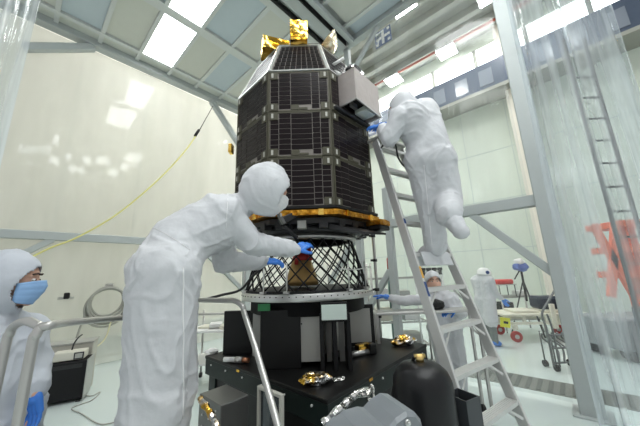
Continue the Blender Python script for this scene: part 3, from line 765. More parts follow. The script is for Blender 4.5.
def seg_near(p, segs):
    best = (1e9, None)
    for a, b, r in segs:
        ab = b-a; t = max(0, min(1, (p-a).dot(ab)/ab.length_squared)); d = (p-a-ab*t).length/r
        if d < best[0]: best = (d, (a, b, t, ab.normalized()))
    return best[1]
def hand_shapes(mb, wr, d, nrm, curl, sc_, grow=0.0, side=1):
    """palm, four unequal fingers and a thumb leaving the side of the palm"""
    d = V(d).normalized(); nrm = (V(nrm)-d*V(nrm).dot(d)).normalized(); lat = d.cross(nrm).normalized()*side
    g = grow
    for i in range(4):
        off = lat*(.030-.020*i)*sc_
        k = wr+d*(.088-.004*abs(i-1))*sc_+off
        mb.cap(wr+d*.01+off*.62, k, (.0165+g)*1.0*sc_, (.0125+g)*sc_, 10)
        mb.cap(wr+d*.02+off*.8, k+off*.05, (.015+g)*sc_, (.012+g)*sc_, 10)
        L = [.92, 1.0, .94, .75][i]; cu = curl[i] if isinstance(curl, (list, tuple)) else curl
        p = k; ang = 0; r0 = .0098-.0006*i*.7+g*.8
        for j, (l, rr) in enumerate(((.042, 1.0), (.027, .92), (.021, .82))):
            ang += cu*(1.0 if j else .7)
            dd = (d*math.cos(ang)-nrm*math.sin(ang)+lat*(.10-.07*i)).normalized(); q = p+dd*l*L*sc_
            mb.cap(p, q, r0*rr*sc_, r0*rr*.92*sc_, 8); p = q
    p = wr+lat*.026*sc_+d*.018*sc_
    q = p+(lat*.62+d*.62-nrm*.35).normalized()*.046*sc_; mb.cap(p, q, (.016+g)*sc_, (.0125+g)*sc_, 10)
    r = q+(lat*.30+d*.85-nrm*.45).normalized()*.032*sc_; mb.cap(q, r, (.0115+g)*sc_, (.0108+g)*sc_, 10)
    s_ = r+(lat*.05+d*.9-nrm*.5).normalized()*.026*sc_; mb.cap(r, s_, (.0105+g)*sc_, (.009+g)*sc_, 10)
def person(name, label, J, face, up, vox=.012, fat=1.0, suit='suit', mask='mask_white', coat=False, hood=True, gloves=True, gloves_col='glove', seed=0, hands=None,
           wr_amp=.012, skin='skin', lenfac=1.0, legs_suit=True, helmet=False, scale=1.0, shoecol='suit', brow=True, legk=1.0, armk=1.0, hoodk=1.0, shoek=1.0):
    """J: joints in world space: pelvis, waist, chest, neck, head, and per side sh el wr hip kn an toe"""
    root_loc = V((J['pelvis'].x, J['pelvis'].y, min(J['anL'].z, J['anR'].z)-.07))
    rt = thing(name, label, 'person', root_loc)
    F, R, U = frame(face, up); HQ = Matrix((R, F, U)).transposed(); H = J['head']; S = scale
    # body
    b = MB()
    b.ell(H+U*.02*S, (.076*S, .096*S, .108*S), HQ); b.ell(H-U*.055*S+F*.02*S, (.056*S, .070*S, .062*S), HQ)
    b.cap(H+F*.088*S+U*.012*S, H+F*.108*S-U*.026*S, .009*S, .0145*S, 10)          # nose
    b.cap(H+F*.088*S-U*.062*S-R*.018*S, H+F*.088*S-U*.062*S+R*.018*S, .010*S, .010*S, 8)   # lips
    b.ell(H+F*.072*S-U*.098*S, (.026*S, .022*S, .018*S), HQ)                # chin
    for sg in (-1, 1):
        b.cap(H+F*.083*S+U*.036*S+R*sg*.012*S, H+F*.072*S+U*.038*S+R*sg*.052*S, .010*S, .009*S, 8)
        b.ell(H+R*sg*.078*S-F*.004*S, (.010*S, .018*S, .03*S), HQ); b.ell(H+F*.066*S+R*sg*.042*S-U*.02*S, (.022*S, .022*S, .02*S), HQ)
    b.cap(J['neck'], H-U*.05*S-F*.015*S, .056*S, .052*S)
    shs = (J['shL'], J['shR']); hips = (J['hipL'], J['hipR'])
    segs = []
    def body_set(mb, k, add, limbs=True, hd=True):
        A = add
        mb.cap(hips[0], hips[1], (.118*k+A)*S, (.118*k+A)*S)
        for i in (0, 1):
            mid = J['waist']; o = (shs[i]-J['chest'])*.42; oh = (hips[i]-J['pelvis'])*.75
            mb.cap(J['chest']+o, mid+oh*.8, (.118*k+A)*S, (.105*k+A)*S); mb.cap(mid+oh*.8, J['pelvis']+oh, (.105*k+A)*S, (.115*k+A)*S)
            mb.cap(shs[i], J['chest']+o, (.066*k+A)*S, (.10*k+A)*S); mb.cap(shs[i], J['neck']-(J['neck']-J['chest']).normalized()*.02, (.062*k+A)*S, (.058*k+A)*S)
    body_set(b, .86*fat, 0)
    for sd in 'LR':
        b.cap(J['sh'+sd], J['el'+sd], .048*S, .040*S); b.cap(J['el'+sd], J['wr'+sd], .040*S, .027*S)
        b.cap(J['hip'+sd], J['kn'+sd], .085*S, .055*S); b.cap(J['kn'+sd], J['an'+sd], .052*S, .036*S); b.cap(J['an'+sd], J['toe'+sd], .036*S, .032*S)
    if hands:
        for sd in 'LR':
            if hands.get(sd): hd, hn, cu = hands[sd]; hand_shapes(b, J['wr'+sd], hd, hn, cu, S*.97, -.0015, 1 if sd == 'R' else -1)
    vs, fs, ns = remesh(b, max(.0065, vox*.62) , 2)
    mb = MB(); mb.add(vs, fs, 0, True); mb.build('body', M[skin], rt)
    # eyes, brows
    for sg in (-1, 1):
        e = H+F*.083*S+U*.016*S+R*sg*.031*S
        mb = MB(); mb.ell(e-F*.003*S, (.0135*S, .012*S, .0085*S), HQ, 12, 8); mb.ell(e+F*.0075*S, (.006*S, .003*S, .006*S), HQ, 10, 6, 1); mb.build('eye', [M['eye_white'], M['eye_dark']], rt)
        if brow:
            mb = MB(); mb.tube(curve([H+F*.098*S+U*.042*S+R*sg*.012*S, H+F*.096*S+U*.048*S+R*sg*.03*S, H+F*.080*S+U*.043*S+R*sg*.052*S], 4), .0048*S, 6); mb.build('eyebrow', M['hair'], rt)
    # coverall
    c = MB(); body_set(c, 1.0*fat, .022)
    segs += [(J['chest'], J['pelvis'], .16)]
    for sd in 'LR':
        c.cap(J['sh'+sd], J['el'+sd], .078*armk*S, .066*armk*S); c.cap(J['el'+sd], J['el'+sd].lerp(J['wr'+sd], .80), .066*armk*S, .054*armk*S); c.cap(J['el'+sd].lerp(J['wr'+sd], .8), J['el'+sd].lerp(J['wr'+sd], .95), .054*armk*S, .040*S)
        segs += [(J['sh'+sd], J['el'+sd], .07), (J['el'+sd], J['wr'+sd], .055)]
        if legs_suit:
            lk = J['kn'+sd].lerp(J['an'+sd], .97)
            c.cap(J['hip'+sd], J['kn'+sd], .125*legk*S, .100*legk*S); c.cap(J['kn'+sd], lk, .100*legk*S, .085*legk*S)
            segs += [(J['hip'+sd], J['kn'+sd], .11), (J['kn'+sd], J['an'+sd], .085)]
        elif coat:
            c.cap(J['hip'+sd], J['kn'+sd].lerp(J['hip'+sd], -.05), .13*S, .12*S)
            segs += [(J['hip'+sd], J['kn'+sd], .11)]
    if coat: c.cap(J['hipL'].lerp(J['knL'], .9), J['hipR'].lerp(J['knR'], .9), .11*S, .11*S)
    HC_ = H-F*.012*S+U*.008*S
    if hood:
        hk = hoodk*S; c.ell(HC_-F*.02*(hoodk-1)*5*S, (.103*hk, .122*hk, .135*hk), HQ, 24, 16); c.ell(HC_-U*.055*S-F*.015*S, (.094*hk, .105*hk, .09*hk), HQ)
        c.cap(HC_-U*.05*S-F*.03*S, J['neck'], .088*S, .085*S)
        segs.append((HC_+U*.05, J['neck'], .12))
    else:
        c.cap(J['neck'], J['neck'].lerp(H, .15), .07*S, .065*S)
    vs, fs, ns = remesh(c, vox, 14, .7)
    out = []
    for p, n_ in zip(vs, ns):
        dd = 0
        if wr_amp:
            near = seg_near(p, segs)
            if near:
                ax = near[3]; al = ax*(p-near[0]).dot(ax); pr = (p-near[0])-al
                w = noise.noise_vector(p*3.2+V((seed, 0, 0)))
                q = al*8.5+pr*4+w*1.1+V((seed*3, 0, 0))
                r1 = max(0, 1-abs(noise.noise(q))*3.2)**1.6           # sharp folds across the limb
                q2 = al*2.6+pr*9+w*1.5+V((seed, 7, 0)); r2 = max(0, 1-abs(noise.noise(q2))*3.5)**1.6    # long drape folds
                q3 = p*17+w*2+V((1, seed, 3)); r3 = max(0, 1-abs(noise.noise(q3))*3)**1.5
                t = near[2]; jb = .35+1.3*(abs(t-.5)*2)**2
                dd = wr_amp*(r1*.55*jb+r2*.60+r3*.10-.38)
                if hood and (p-HC_).length < .15*S: dd *= .30
        out.append(p+n_*dd)
    vs = out
    if hood:
        keep = []
        for f in fs:
            m_ = sum((vs[i] for i in f), V())/len(f)-H
            a, bb, cc = m_.dot(R), m_.dot(F), m_.dot(U)
            if bb > .0*S and (a/(.086*hoodk*S))**2+((cc+.020*S)/(.090*hoodk*S))**2 < 1: continue
            keep.append(f)
        vs, fs = prune(vs, keep)
    mb = MB(); mb.add(vs, fs, 0, True); o = mb.build('coverall' if not coat else 'white_coat', M[suit], rt)
    sol = o.modifiers.new('cloth', 'SOLIDIFY'); sol.thickness = .004; sol.offset = -1
    bvh = BVHTree.FromPolygons(vs, fs)
    # mask
    if mask:
        def head_pt(a, h, ex=0):
            rx, ry = .083*S+ex, .101*S+ex
            k = math.sqrt(max(.15, 1-(abs(h+.01)/(.155))**2))
            nb = .020*S*math.exp(-(a/.28)**2)*math.exp(-((h+.02)/.05)**2)
            return H+R*rx*k*math.sin(a)+F*((ry*k+nb)*math.cos(a)+.004*S)+U*h*S
        nA, nB = 18, 12; g = []
        for j in range(nB+1):
            h = -.108+.122*j/nB
            for i in range(nA+1):
                a = -1.25+2.5*i/nA; pl = .0025*(1 if j % 3 == 0 else 0)
                hh = h*(1-.25*(abs(a)/1.25)**2) -.012*(abs(a)/1.25)**2
                g.append(head_pt(a, hh, .006+pl))
        fs2 = [(j*(nA+1)+i, j*(nA+1)+i+1, (j+1)*(nA+1)+i+1, (j+1)*(nA+1)+i) for j in range(nB) for i in range(nA)]
        mb = MB(); mb.add(g, fs2, 0, True); mo = mb.build('face_mask', M[mask], rt); so = mo.modifiers.new('t', 'SOLIDIFY'); so.thickness = .003
        for sg in (-1, 1):
            for hh in (.0, -.075):
                mb = MB(); mb.tube([head_pt(sg*1.22, hh*.75-.012, .006), H+R*sg*.088*S-U*.01*S+U*hh*.2*S-F*.005*S], .0018, 5); mb.build('ear_loop', M['mask_white'], mo)
    # gloves
    if hands and gloves:
        for sd in 'LR':
            if not hands.get(sd): continue
            hd, hn, cu = hands[sd]; g = MB(); hand_shapes(g, J['wr'+sd], hd, hn, cu, S, .0018, 1 if sd == 'R' else -1)
            d = (J['el'+sd]-J['wr'+sd]).normalized(); g.cap(J['wr'+sd]+d*.06, J['wr'+sd]+V(hd).normalized()*.02, .036*S, .030*S, 14)
            vs2, fs2, n2 = remesh(g, .0038 if vox < .013 else .006, 1, .4)
            mb = MB(); mb.add(vs2, fs2, 0, True); mb.build('glove', M[gloves_col], rt)
    if coat:
        c2 = MB()
        for sd in 'LR': c2.cap(J['hip'+sd], J['kn'+sd], .10*S, .08*S); c2.cap(J['kn'+sd], J['kn'+sd].lerp(J['an'+sd], .93), .08*S, .07*S)
        vs2, fs2, n2 = remesh(c2, .018, 3); mb = MB(); mb.add(vs2, fs2, 0, True); mb.build('trousers', mat('grey_trousers', (.20, .22, .21), .8), rt)
    # shoe covers
    for sd in 'LR':
        g = MB(); a, t = J['an'+sd], J['toe'+sd]; back = (a-t); back = back-back.dot(ZA)*ZA*.5
        g.cap(a-(J['an'+sd]-J['kn'+sd]).normalized()*.05, a, .062*S*shoek, .055*S*shoek); g.cap(a+back.normalized()*.03*shoek, t, .052*S*shoek, .045*S*shoek); g.cap(a.lerp(t, .4), t, .055*S*shoek, .046*S*shoek)
        vs2, fs2, n2 = remesh(g, .009 if vox < .013 else .012, 2)
        vs2 = [p+n_*.006*noise.noise(p*28) for p, n_ in zip(vs2, n2)]
        mb = MB(); mb.add(vs2, fs2, 0, True); mb.build('shoe_cover', M[shoecol], rt)
    if helmet:
        g = MB(); g.lathe(H+U*.03*S, [(.128*S, -.004), (.132*S, 0), (.126*S, .01), (.121*S, .05), (.10*S, .10), (.06*S, .13), (.001, .137)], 32, HQ)
        g.v = [H+(p-H)*1.14+U*.012 for p in g.v]; g.box(H+U*.045*S+F*.15*S, (.15*S, .07, .008), HQ, 0, .003); g.build('hard_hat', M['white'], rt)
        hp = MB(); hp.tube([H+R*.13*S+U*.10*S, H+R*.150*S+U*.10*S], .036, 14); hp.build('hat_emblem', M['navy'], rt)
    return rt, bvh
def seamline(rt, bvh, pts, r=.003):
    """piping laid on the cloth where the given sight lines meet it"""
    out = []
    for (a, b) in pts:
        h = bvh.ray_cast(V((0, 0, HC)), ray(a, b))
        if h[0] is not None: out.append(h[0]+h[1]*.001)
    if len(out) > 2: mb = MB(); mb.tube(out, r, 6); mb.build('seam', M['seam'], rt)

def dirn(x, y, z=0): return V((x, y, z)).normalized()
# 1. big technician bending towards the adapter
F1 = dirn(.86, .5); R1 = V((F1.y, -F1.x, 0))
pel = at(166, 272, 1.62); ch = at(214, 226, 1.83)
J = dict(pelvis=pel, waist=at(180, 243, 1.70), chest=ch, neck=at(243, 205, 1.93), head=at(272, 194, 1.90))
J['hipL'] = pel-R1*.10; J['hipR'] = pel+R1*.10
J['shR'] = at(226, 213, 1.74); J['shL'] = at(222, 222, 2.08)
J['elR'] = at(252, 243, 1.86); J['wrR'] = at(297, 250, 2.12)
J['elL'] = at(224, 262, 2.1); J['wrL'] = at(266, 261, 2.3)
for sd, sg, px in (('L', -1, 184), ('R', 1, 152)):
    J['kn'+sd] = J['hip'+sd]*.5+V((J['hip'+sd].x+(.02 if sd == 'L' else -.06), J['hip'+sd].y+.02, .62))*.5
    J['kn'+sd] = V((J['hip'+sd].x+(.06 if sd == 'L' else -.01), J['hip'+sd].y+(.04 if sd == 'L' else -.0), 1.00))
    J['an'+sd] = V((J['kn'+sd].x-.03, J['kn'+sd].y-.01, .60)); J['toe'+sd] = J['an'+sd]+F1*.15-ZA*.045
hd = {'R': (at(313, 239, 2.26)-J['wrR'], dirn(.3, -.5, .8), (.35, .3, .3, .35)), 'L': (at(290, 262, 2.42)-J['wrL'], dirn(.1, -.5, .85), (.3, .3, .35, .4))}
big, bv = person('person', 'technician in white hooded coverall bending over to reach into the lattice cone', J, (.80, .50, -.34), V((.25, .1, 1)), .0105, 1.32, 'suit', 'mask_white', hands=hd, seed=3, wr_amp=.014, legk=1.4, armk=1.22, hoodk=1.42, scale=1.06)
seamline(big, bv, [(183+.4*math.sin(i*.7), 268+i*6) for i in range(26)], .0045)
seamline(big, bv, [(150+i*3.6, 226+i*1.6+.05*i*i) for i in range(12)], .002)
seamline(big, bv, [(228-i*.3, 194+i*5) for i in range(8)], .002)

# 2. masked technician at the left edge
F2 = dirn(1, .12); R2 = V((F2.y, -F2.x, 0)); Y = 1.46
J = dict(pelvis=at(2, 420, Y), waist=at(3, 390, Y), chest=at(6, 352, Y), neck=at(-4, 316, Y), head=at(13, 283, Y))
pz = J['pelvis']; J['pelvis'] = V((J['chest'].x-.03, Y, .95)); J['waist'] = V((J['chest'].x-.02, Y, 1.12))
J['chest'] = V((J['neck'].x, Y, 1.30))
J['hipL'] = J['pelvis']-R2*.1; J['hipR'] = J['pelvis']+R2*.1
J['shR'] = J['chest']+R2*.19+ZA*.03; J['shL'] = J['chest']-R2*.19+ZA*.03
J['elR'] = J['shR']+V((.02, -.03, -.28)); J['wrR'] = J['elR']+V((.13, .02, -.22))
J['elL'] = J['shL']+V((.06, .03, -.28)); J['wrL'] = at(34, 394, 1.52)
J['elL'] = J['shL'].lerp(J['wrL'], .5)+V((-.04, .05, -.02))
for sd, sg in (('L', -1), ('R', 1)):
    J['kn'+sd] = J['hip'+sd]+V((.02, 0, -.42)); J['an'+sd] = J['hip'+sd]+V((-.01, 0, -.86)); J['toe'+sd] = J['an'+sd]+F2*.15-ZA*.04
person('person', 'technician in grey hood and blue face mask watching from behind the bent handrail', J, (1, .62, -.05), ZA, .0105, 1.0, 'suit2', 'mask_blue',
       hands={'R': ((.2, 0, -1), (-1, 0, 0), .3), 'L': ((.15, .05, -1), (0, 1, .1), .35)}, seed=9, wr_amp=.012, legk=1.2, armk=1.25, hoodk=1.2, scale=1.02)

# 3. technician on the ladder
F3 = dirn(-.72, .69); R3 = V((F3.y, -F3.x, 0)); Y = 2.34
J = dict(pelvis=at(430, 158, Y), waist=at(427, 140, Y), chest=at(417, 119, Y+.02), neck=at(408, 112, Y+.05), head=at(400, 109, Y+.08))
J['hipL'] = at(421, 161, Y+.05); J['hipR'] = at(438, 161, Y-.02)
J['shL'] = at(400, 117, Y-.06); J['shR'] = at(428, 110, Y+.22)
J['elL'] = at(389, 139, Y-.02); J['wrL'] = at(382, 127, Y+.14); J['elR'] = at(408, 130, Y+.32); J['wrR'] = at(388, 124, Y+.32)
J['knL'] = at(430, 205, Y+.12); J['anL'] = at(436, 246, Y+.18); J['toeL'] = at(424, 253, Y+.30)
J['knR'] = at(448, 199, Y+.02); J['anR'] = at(450, 221, Y-.26); J['toeR'] = at(459, 232, Y-.26)
hd = {'L': (dirn(-.5, .5, .3), (0, 0, 1), .35), 'R': (dirn(-.8, .4, .1), (0, 0, 1), .4)}
J['anR'] = at(449, 215, Y-.20); J['toeR'] = at(461, 232, Y-.28)
man, bv = person('person', 'technician seen from behind, high on the aluminium ladder with one foot lifted', J, (-.75, .62, -.1), ZA, .0115, 1.2, 'suit', 'mask_white', hands=hd, seed=21, wr_amp=.013, shoek=1.3, legk=1.22, armk=1.25, hoodk=1.15)
seamline(man, bv, [(424+i*.5, 165+i*5) for i in range(17)], .0025)

# 4. woman behind the table
F4 = dirn(-.12, -1); R4 = V((F4.y, -F4.x, 0)); Y = 3.72
hh = at(433, 282, Y); cx = hh.x+.04
J = dict(pelvis=V((cx+.05, Y+.03, .86)), waist=V((cx+.04, Y+.02, 1.0)), chest=V((cx+.02, Y+.01, 1.17)), neck=V((cx, Y, 1.32)), head=hh)
J['hipL'] = J['pelvis']-R4*.09; J['hipR'] = J['pelvis']+R4*.09
J['shR'] = J['chest']+R4*.17+ZA*.04; J['shL'] = J['chest']-R4*.17+ZA*.04
J['elR'] = at(404, 301, Y-.1); J['wrR'] = at(387, 297, Y-.25); J['elL'] = at(462, 314, Y-.02); J['wrL'] = at(453, 311, Y-.22)
for sd in 'LR':
    J['kn'+sd] = J['hip'+sd]+V((.01, -.03, -.38)); J['an'+sd] = J['hip'+sd]+V((.02, .03, -.77)); J['toe'+sd] = J['an'+sd]+F4*.14-ZA*.04
hd = {'R': (dirn(-1, -.2, .25), (0, 0, 1), .25), 'L': (dirn(-1, -.3, -.1), (0, 0, 1), .3)}
person('person', 'technician in tan face mask seen between the ladder rails, one arm stretched out', J, (-.12, -1, -.05), ZA, .016, .95, 'suit', 'mask_tan', hands=hd, seed=31, wr_amp=.012, hoodk=1.1, scale=1.0, skin='skin_light')

# 5. person in hard hat and long white coat
F5 = dirn(.75, .45); R5 = V((F5.y, -F5.x, 0)); hh = at(484, 277, 6.15); X, Y = hh.x, hh.y
J = dict(pelvis=V((X-.06, Y, .92)), waist=V((X-.06, Y, 1.08)), chest=V((X-.05, Y, 1.28)), neck=V((X-.03, Y, 1.46)), head=V((hh.x, Y, hh.z)))
dz = hh.z-1.64
J['hipL'] = J['pelvis']-R5*.09; J['hipR'] = J['pelvis']+R5*.09
J['shR'] = J['chest']+R5*.18+ZA*.05; J['shL'] = J['chest']-R5*.18+ZA*.05
J['elR'] = J['shR']+V((.05, 0, -.28)); J['wrR'] = J['elR']+V((.17, .05, -.13)); J['elL'] = J['shL']+V((.03, .02, -.28)); J['wrL'] = J['elL']+V((.15, .08, -.14))
for sd, o in (('L', .05), ('R', -.05)):
    J['kn'+sd] = J['hip'+sd]+V((o, o, -.42)); J['an'+sd] = J['hip'+sd]+V((o*1.6+.03, o, -.84)); J['toe'+sd] = J['an'+sd]+F5*.15-ZA*.04
hd = {'R': (dirn(.5, .1, -1), (0, 1, 0), .3), 'L': (dirn(.5, .1, -1), (0, 1, 0), .3)}
person('person', 'worker in white hard hat and long white coat standing beside the ivory cart', J, (.95, -.05, -.15), ZA, .016, .84, 'suit', None, True, True, hands=hd, seed=41, wr_amp=.01,
       legs_suit=False, helmet=True, skin='skin', shoecol='glove')

# ------------------------------------------------------------------ ladder
LD = V((math.sin(.96), math.cos(.96), 0)); LN = V((LD.y, -LD.x, 0)); LC = V((1.027, 2.577, 1.743))
def lp(k, side, w0=.577, fl=.035): return LC+LN*.087*k-ZA*.3*k+LD*side*(w0+fl*k)/2
lad = thing('step_ladder', 'tall aluminium step ladder leaning in front of the satellite, a technician standing on it', 'ladder', (LC.x, LC.y, 0))
kb = LC.z/.3
for sd in (-1, 1):
    a, b = lp(-4.2, sd), lp(kb, sd)
    d = (b-a).normalized()
    mb = MB(); mb.beam(a, b, .028, .085, LN, 0, .004)
    rl = mb.build('rail', M['alu_l'], lad)
    MB().box(b+ZA*.02, (.07, .10, .04), Matrix((LD, LN, ZA)).transposed(), 0, .006).build('rubber_foot', M['rubber'], rl)
LQ = Matrix((LD, LN, ZA)).transposed()
for k in range(-4, 6):
    a, b = lp(k, -1), lp(k, 1); c = (a+b)/2
    mb = MB(); mb.box(c, ((b-a).length-.03, .085, .006), LQ, 0); mb.box(c+LN*.041-ZA*.014, ((b-a).length-.03, .004, .030), LQ, 0); mb.box(c-LN*.041-ZA*.014, ((b-a).length-.03, .004, .030), LQ, 0)
    for r in range(5): mb.box(c+LN*(-.03+.015*r)+ZA*.0045, ((b-a).length-.035, .004, .003), LQ, 0)
    st = mb.build('step', M['alu_l'], lad)
    if k >= 1:
        for sd in (-1, 1):
            p = lp(k, sd); q = c.lerp(p, .45)-ZA*.006; mb = MB(); mb.beam(q+LN*.02, p-ZA*.12-LD*sd*.016+LN*.06, .02, .004, LN); mb.beam(q-LN*.02, p-ZA*.12-LD*sd*.016+LN*.0, .02, .004, LN); mb.build('step_brace', M['alu_l'], st)
c = (lp(-4.3, -1)+lp(-4.3, 1))/2-LN*.02
MB().box(c, ((lp(-4.2, 1)-lp(-4.2, -1)).length+.03, .20, .035), LQ, 0, .008).build('top_cap', M['greyplate'], lad)
def decal(k, h, w, m): return lp(k, -1)-LD*.016, h, w, m
for (k, hgt, m, nm) in ((.55, .10, 'yellowtag', 'caution_label'), (1.0, .12, 'navy', 'blue_label'), (-1.0, .05, 'navy', 'blue_label')):
    p = lp(k, -1)+LN*.0445-LD*.0; d = (lp(k+1, -1)-lp(k, -1)).normalized(); mb = MB(); mb.beam(p-d*hgt/2, p+d*hgt/2, .026, .0025, LN); mb.build(nm, M[m] if m != 'yellowtag' else mat('label_orange', (.75, .42, .08), .5), lad)
# draped cloth on the step under the standing foot
p = lp(0, 0)
mb = MB(); n_ = 26; vs = []
for i in range(n_+1):
    for j in range(n_+1):
        x = -.22+.44*i/n_; y = -.16+.32*j/n_
        zz = .010+.004*noise.noise(V((x*14, y*14, 0)))
        e = max(0, abs(y)-.048); zz -= e*1.1; yy = math.copysign(min(abs(y), .048)+e*.35, y)
        zz += .05*math.exp(-((x+.0)/.08)**2-(y/.1)**2)*0
        vs.append(p+LD*x+LN*(yy+.012*noise.noise(V((x*12, y*5, 3)))*(e > 0))+ZA*zz)
mb.add(vs, [(i*(n_+1)+j, (i+1)*(n_+1)+j, (i+1)*(n_+1)+j+1, i*(n_+1)+j+1) for i in range(n_) for j in range(n_)], 0, True)
o = mb.build('drop_cloth', M['suit']); so = o.modifiers.new('t', 'SOLIDIFY'); so.thickness = .003
tag(o, 'white cloth draped over the ladder step under the standing foot', 'cloth')
# cable hanging at the ladder top
mb = MB(); mb.tube(curve([at(381, 148, 2.62), at(387, 141, 2.5), at(395, 143, 2.5), at(398, 157, 2.5), at(405, 167, 2.55), at(409, 165, 2.6)], 6), .009, 7)
tag(mb.build('black_cable', M['rubber']), 'black cable looping beside the ladder top below the white instrument box', 'cable')

# ------------------------------------------------------------------ work platform with handrails
pf = thing('work_platform', 'raised work platform with bent pipe handrails around the bending technician', 'platform', (-.95, 1.65, 0))
MB().box((-.98, 1.66, .50), (.95, .70, .05), None, 0, .004).build('deck', M['greyplate'], pf)
for (x, y) in ((-1.42, 1.34), (-.54, 1.34), (-.54, 1.98), (-1.42, 1.98)): MB().box((x, y, .238), (.05, .05, .475), None, 0, .004).build('leg', M['steel'], pf)
r_ = .0185
e = at(38, 327, 1.12)
MB().tube(curve([V((e.x-.01, e.y, .0)), V((e.x-.01, e.y, .7)), V((e.x-.01, e.y, e.z-.10)), e+V((-.003, 0, -.035)), e+V((.002, .01, -.006)), e+V((.02, .03, .0)), at(60, 323.5, 1.27), at(80, 321.5, 1.42), at(122, 318, 1.80), at(160, 317, 2.02)], 8), r_*.92, 14).build('handrail', M['steel'], pf)
e2 = at(14, 326, 1.22)
MB().tube(curve([V((e2.x-.03, e2.y, .0)), V((e2.x-.03, e2.y, .7)), V((e2.x-.02, e2.y, e2.z-.10)), V((e2.x-.012, e2.y, e2.z-.035)), e2+V((.01, -.01, 0)), at(26, 321, 1.16), e+V((0, .01, -.0))], 8), r_*.9, 14).build('handrail', M['steel'], pf)
a = at(243, 304, 1.88)
MB().tube(curve([at(160, 299, 2.05), at(200, 300, 2.0), at(225, 300.5, 1.94), at(235, 301, 1.9), a+V((.0, -.01, -.015)), a+V((.018, -.02, -.06)), at(258, 356, 1.68), at(278, 426, 1.46), at(292, 480, 1.33)], 8), r_*.95, 14).build('handrail', M['steel'], pf)
b_ = at(292, 480, 1.33); MB().tube([b_, V((b_.x+.02, b_.y-.05, .0))], r_*.95, 14).build('rail_foot', M['steel'], pf)
MB().box((-.45, 1.2, .012), (.9, .5, .02), None, 0, .004).build('base_plate', M['greyplate'], pf)

# ------------------------------------------------------------------ poles beside the adapter
p = at(374, 250, 3.9); t_ = thing('scaffold_pole', 'thin upright steel pole with clamps just right of the satellite base', 'pole', (p.x, p.y, 0))
MB().tube([(p.x, p.y, 0), (p.x, p.y, 3.6)], .022, 12).build('pole', M['steel'], t_)
MB().lathe((p.x, p.y, 0), [(.16, 0), (.16, .015), (.03, .03)], 24).build('base', M['steel'], t_)
for z in (1.0, 1.35, 1.75, 2.1, 2.5):
    mb = MB(); mb.lathe((p.x, p.y, z-.02), [(.034, 0), (.034, .04)], 14); mb.box((p.x-.04, p.y, z), (.04, .03, .03), None, 0, .003); mb.build('clamp', M['darkmetal'], t_)
p = at(391, 262, 5.6); t_ = thing('gas_bottle', 'tall teal gas bottle with red neck standing behind the ladder, between the poles', 'bottle', (p.x, p.y, 0))
zt = at(391, 256, 5.6).z; MB().lathe((p.x, p.y, 0), [(.10, 0), (.10, zt-.42), (.085, zt-.36)], 24).build('lower_body', mat('teal_body', (.12, .24, .22), .4), t_)
MB().lathe((p.x, p.y, 0), [(.085, zt-.36), (.085, zt-.05), (.05, zt), (.03, zt+.06)], 24).build('red_top', M['red'], t_)

# ------------------------------------------------------------------ left background
p = atz(40, 410, 0); q = atz(76, 396, 0)
cA = V((p.x+.05, p.y+.25, 0)); caseQ = Matrix.Rotation(math.radians(28), 3, 'Z')
cs = thing('equipment_case', 'black rectangular instrument case with silver side edge on the floor behind the handrail', 'case', (cA.x, cA.y, 0))
ztop = .52
MB().box(cA+ZA*(ztop/2+.02), (.50, .34, ztop-.04), caseQ, 0, .012).build('shell', M['blackmatte'], cs)
for sx in (-1, 1): MB().box(cA+caseQ@V((sx*.255, 0, 0))+ZA*(ztop/2+.02), (.014, .352, ztop-.02), caseQ, 0, .003).build('side_trim', M['caseside'], cs)
MB().box(cA+caseQ@V((0, -.172, 0))+ZA*(ztop-.06), (.4, .006, .05), caseQ, 0, .002).build('latch_strip', M['darkmetal'], cs)
for sx in (-1, 1):
    for sy in (-1, 1): MB().box(cA+caseQ@V((sx*.2, sy*.13, 0))+ZA*.011, (.05, .05, .022), caseQ, 0, .003).build('foot', M['rubber'], cs)
bx = thing('power_supply', 'beige electronic box with small grey screen lying on top of the black case', 'instrument', cA+ZA*ztop)
c = cA+caseQ@V((.02, -.02, 0))+ZA*(ztop+.065)
MB().box(c, (.36, .22, .11), caseQ, 0, .01).build('body', M['beige'], bx)
MB().box(c+caseQ@V((.12, -.122, .0)), (.11, .006, .09), caseQ, 0, .002).build('bezel', M['darkmetal'], bx); MB().box(c+caseQ@V((.12, -.127, .0)), (.08, .004, .06), caseQ, 0).build('screen', M['greyplate'], bx)
mb = MB(); mb.tube(curve([c+caseQ@V((.0, .03, .06)), c+V((.0, .03, .14)), c+V((.05, .03, .22)), c+V((.1, .03, .26))], 6), .009, 8); mb.build('antenna_cord', M['rubber'], bx)
p = cA+caseQ@V((-.05, .35, 0)); t_ = thing('grey_crate', 'beige grey crate standing behind the black case', 'crate', (p.x, p.y, 0))
MB().box(p+ZA*.34, (.55, .3, .68), caseQ, 0, .01).build('body', mat('crate_beige', (.50, .48, .42), .5), t_); MB().box(p+ZA*.695, (.57, .32, .03), caseQ, 0, .006).build('lid', M['greyplate'], t_)
mb = MB(); mb.tube(curve([atz(74, 392, .01), atz(90, 396, .01), atz(100, 392, .01), atz(92, 400, .01), atz(72, 408, .01), atz(82, 414, .01), atz(100, 424, .01), atz(120, 421, .01), atz(135, 420, .01)], 8), .006, 6)
tag(mb.build('floor_cable', M['hosegrey']), 'thin dark cable winding over the white floor from the black case', 'cable')
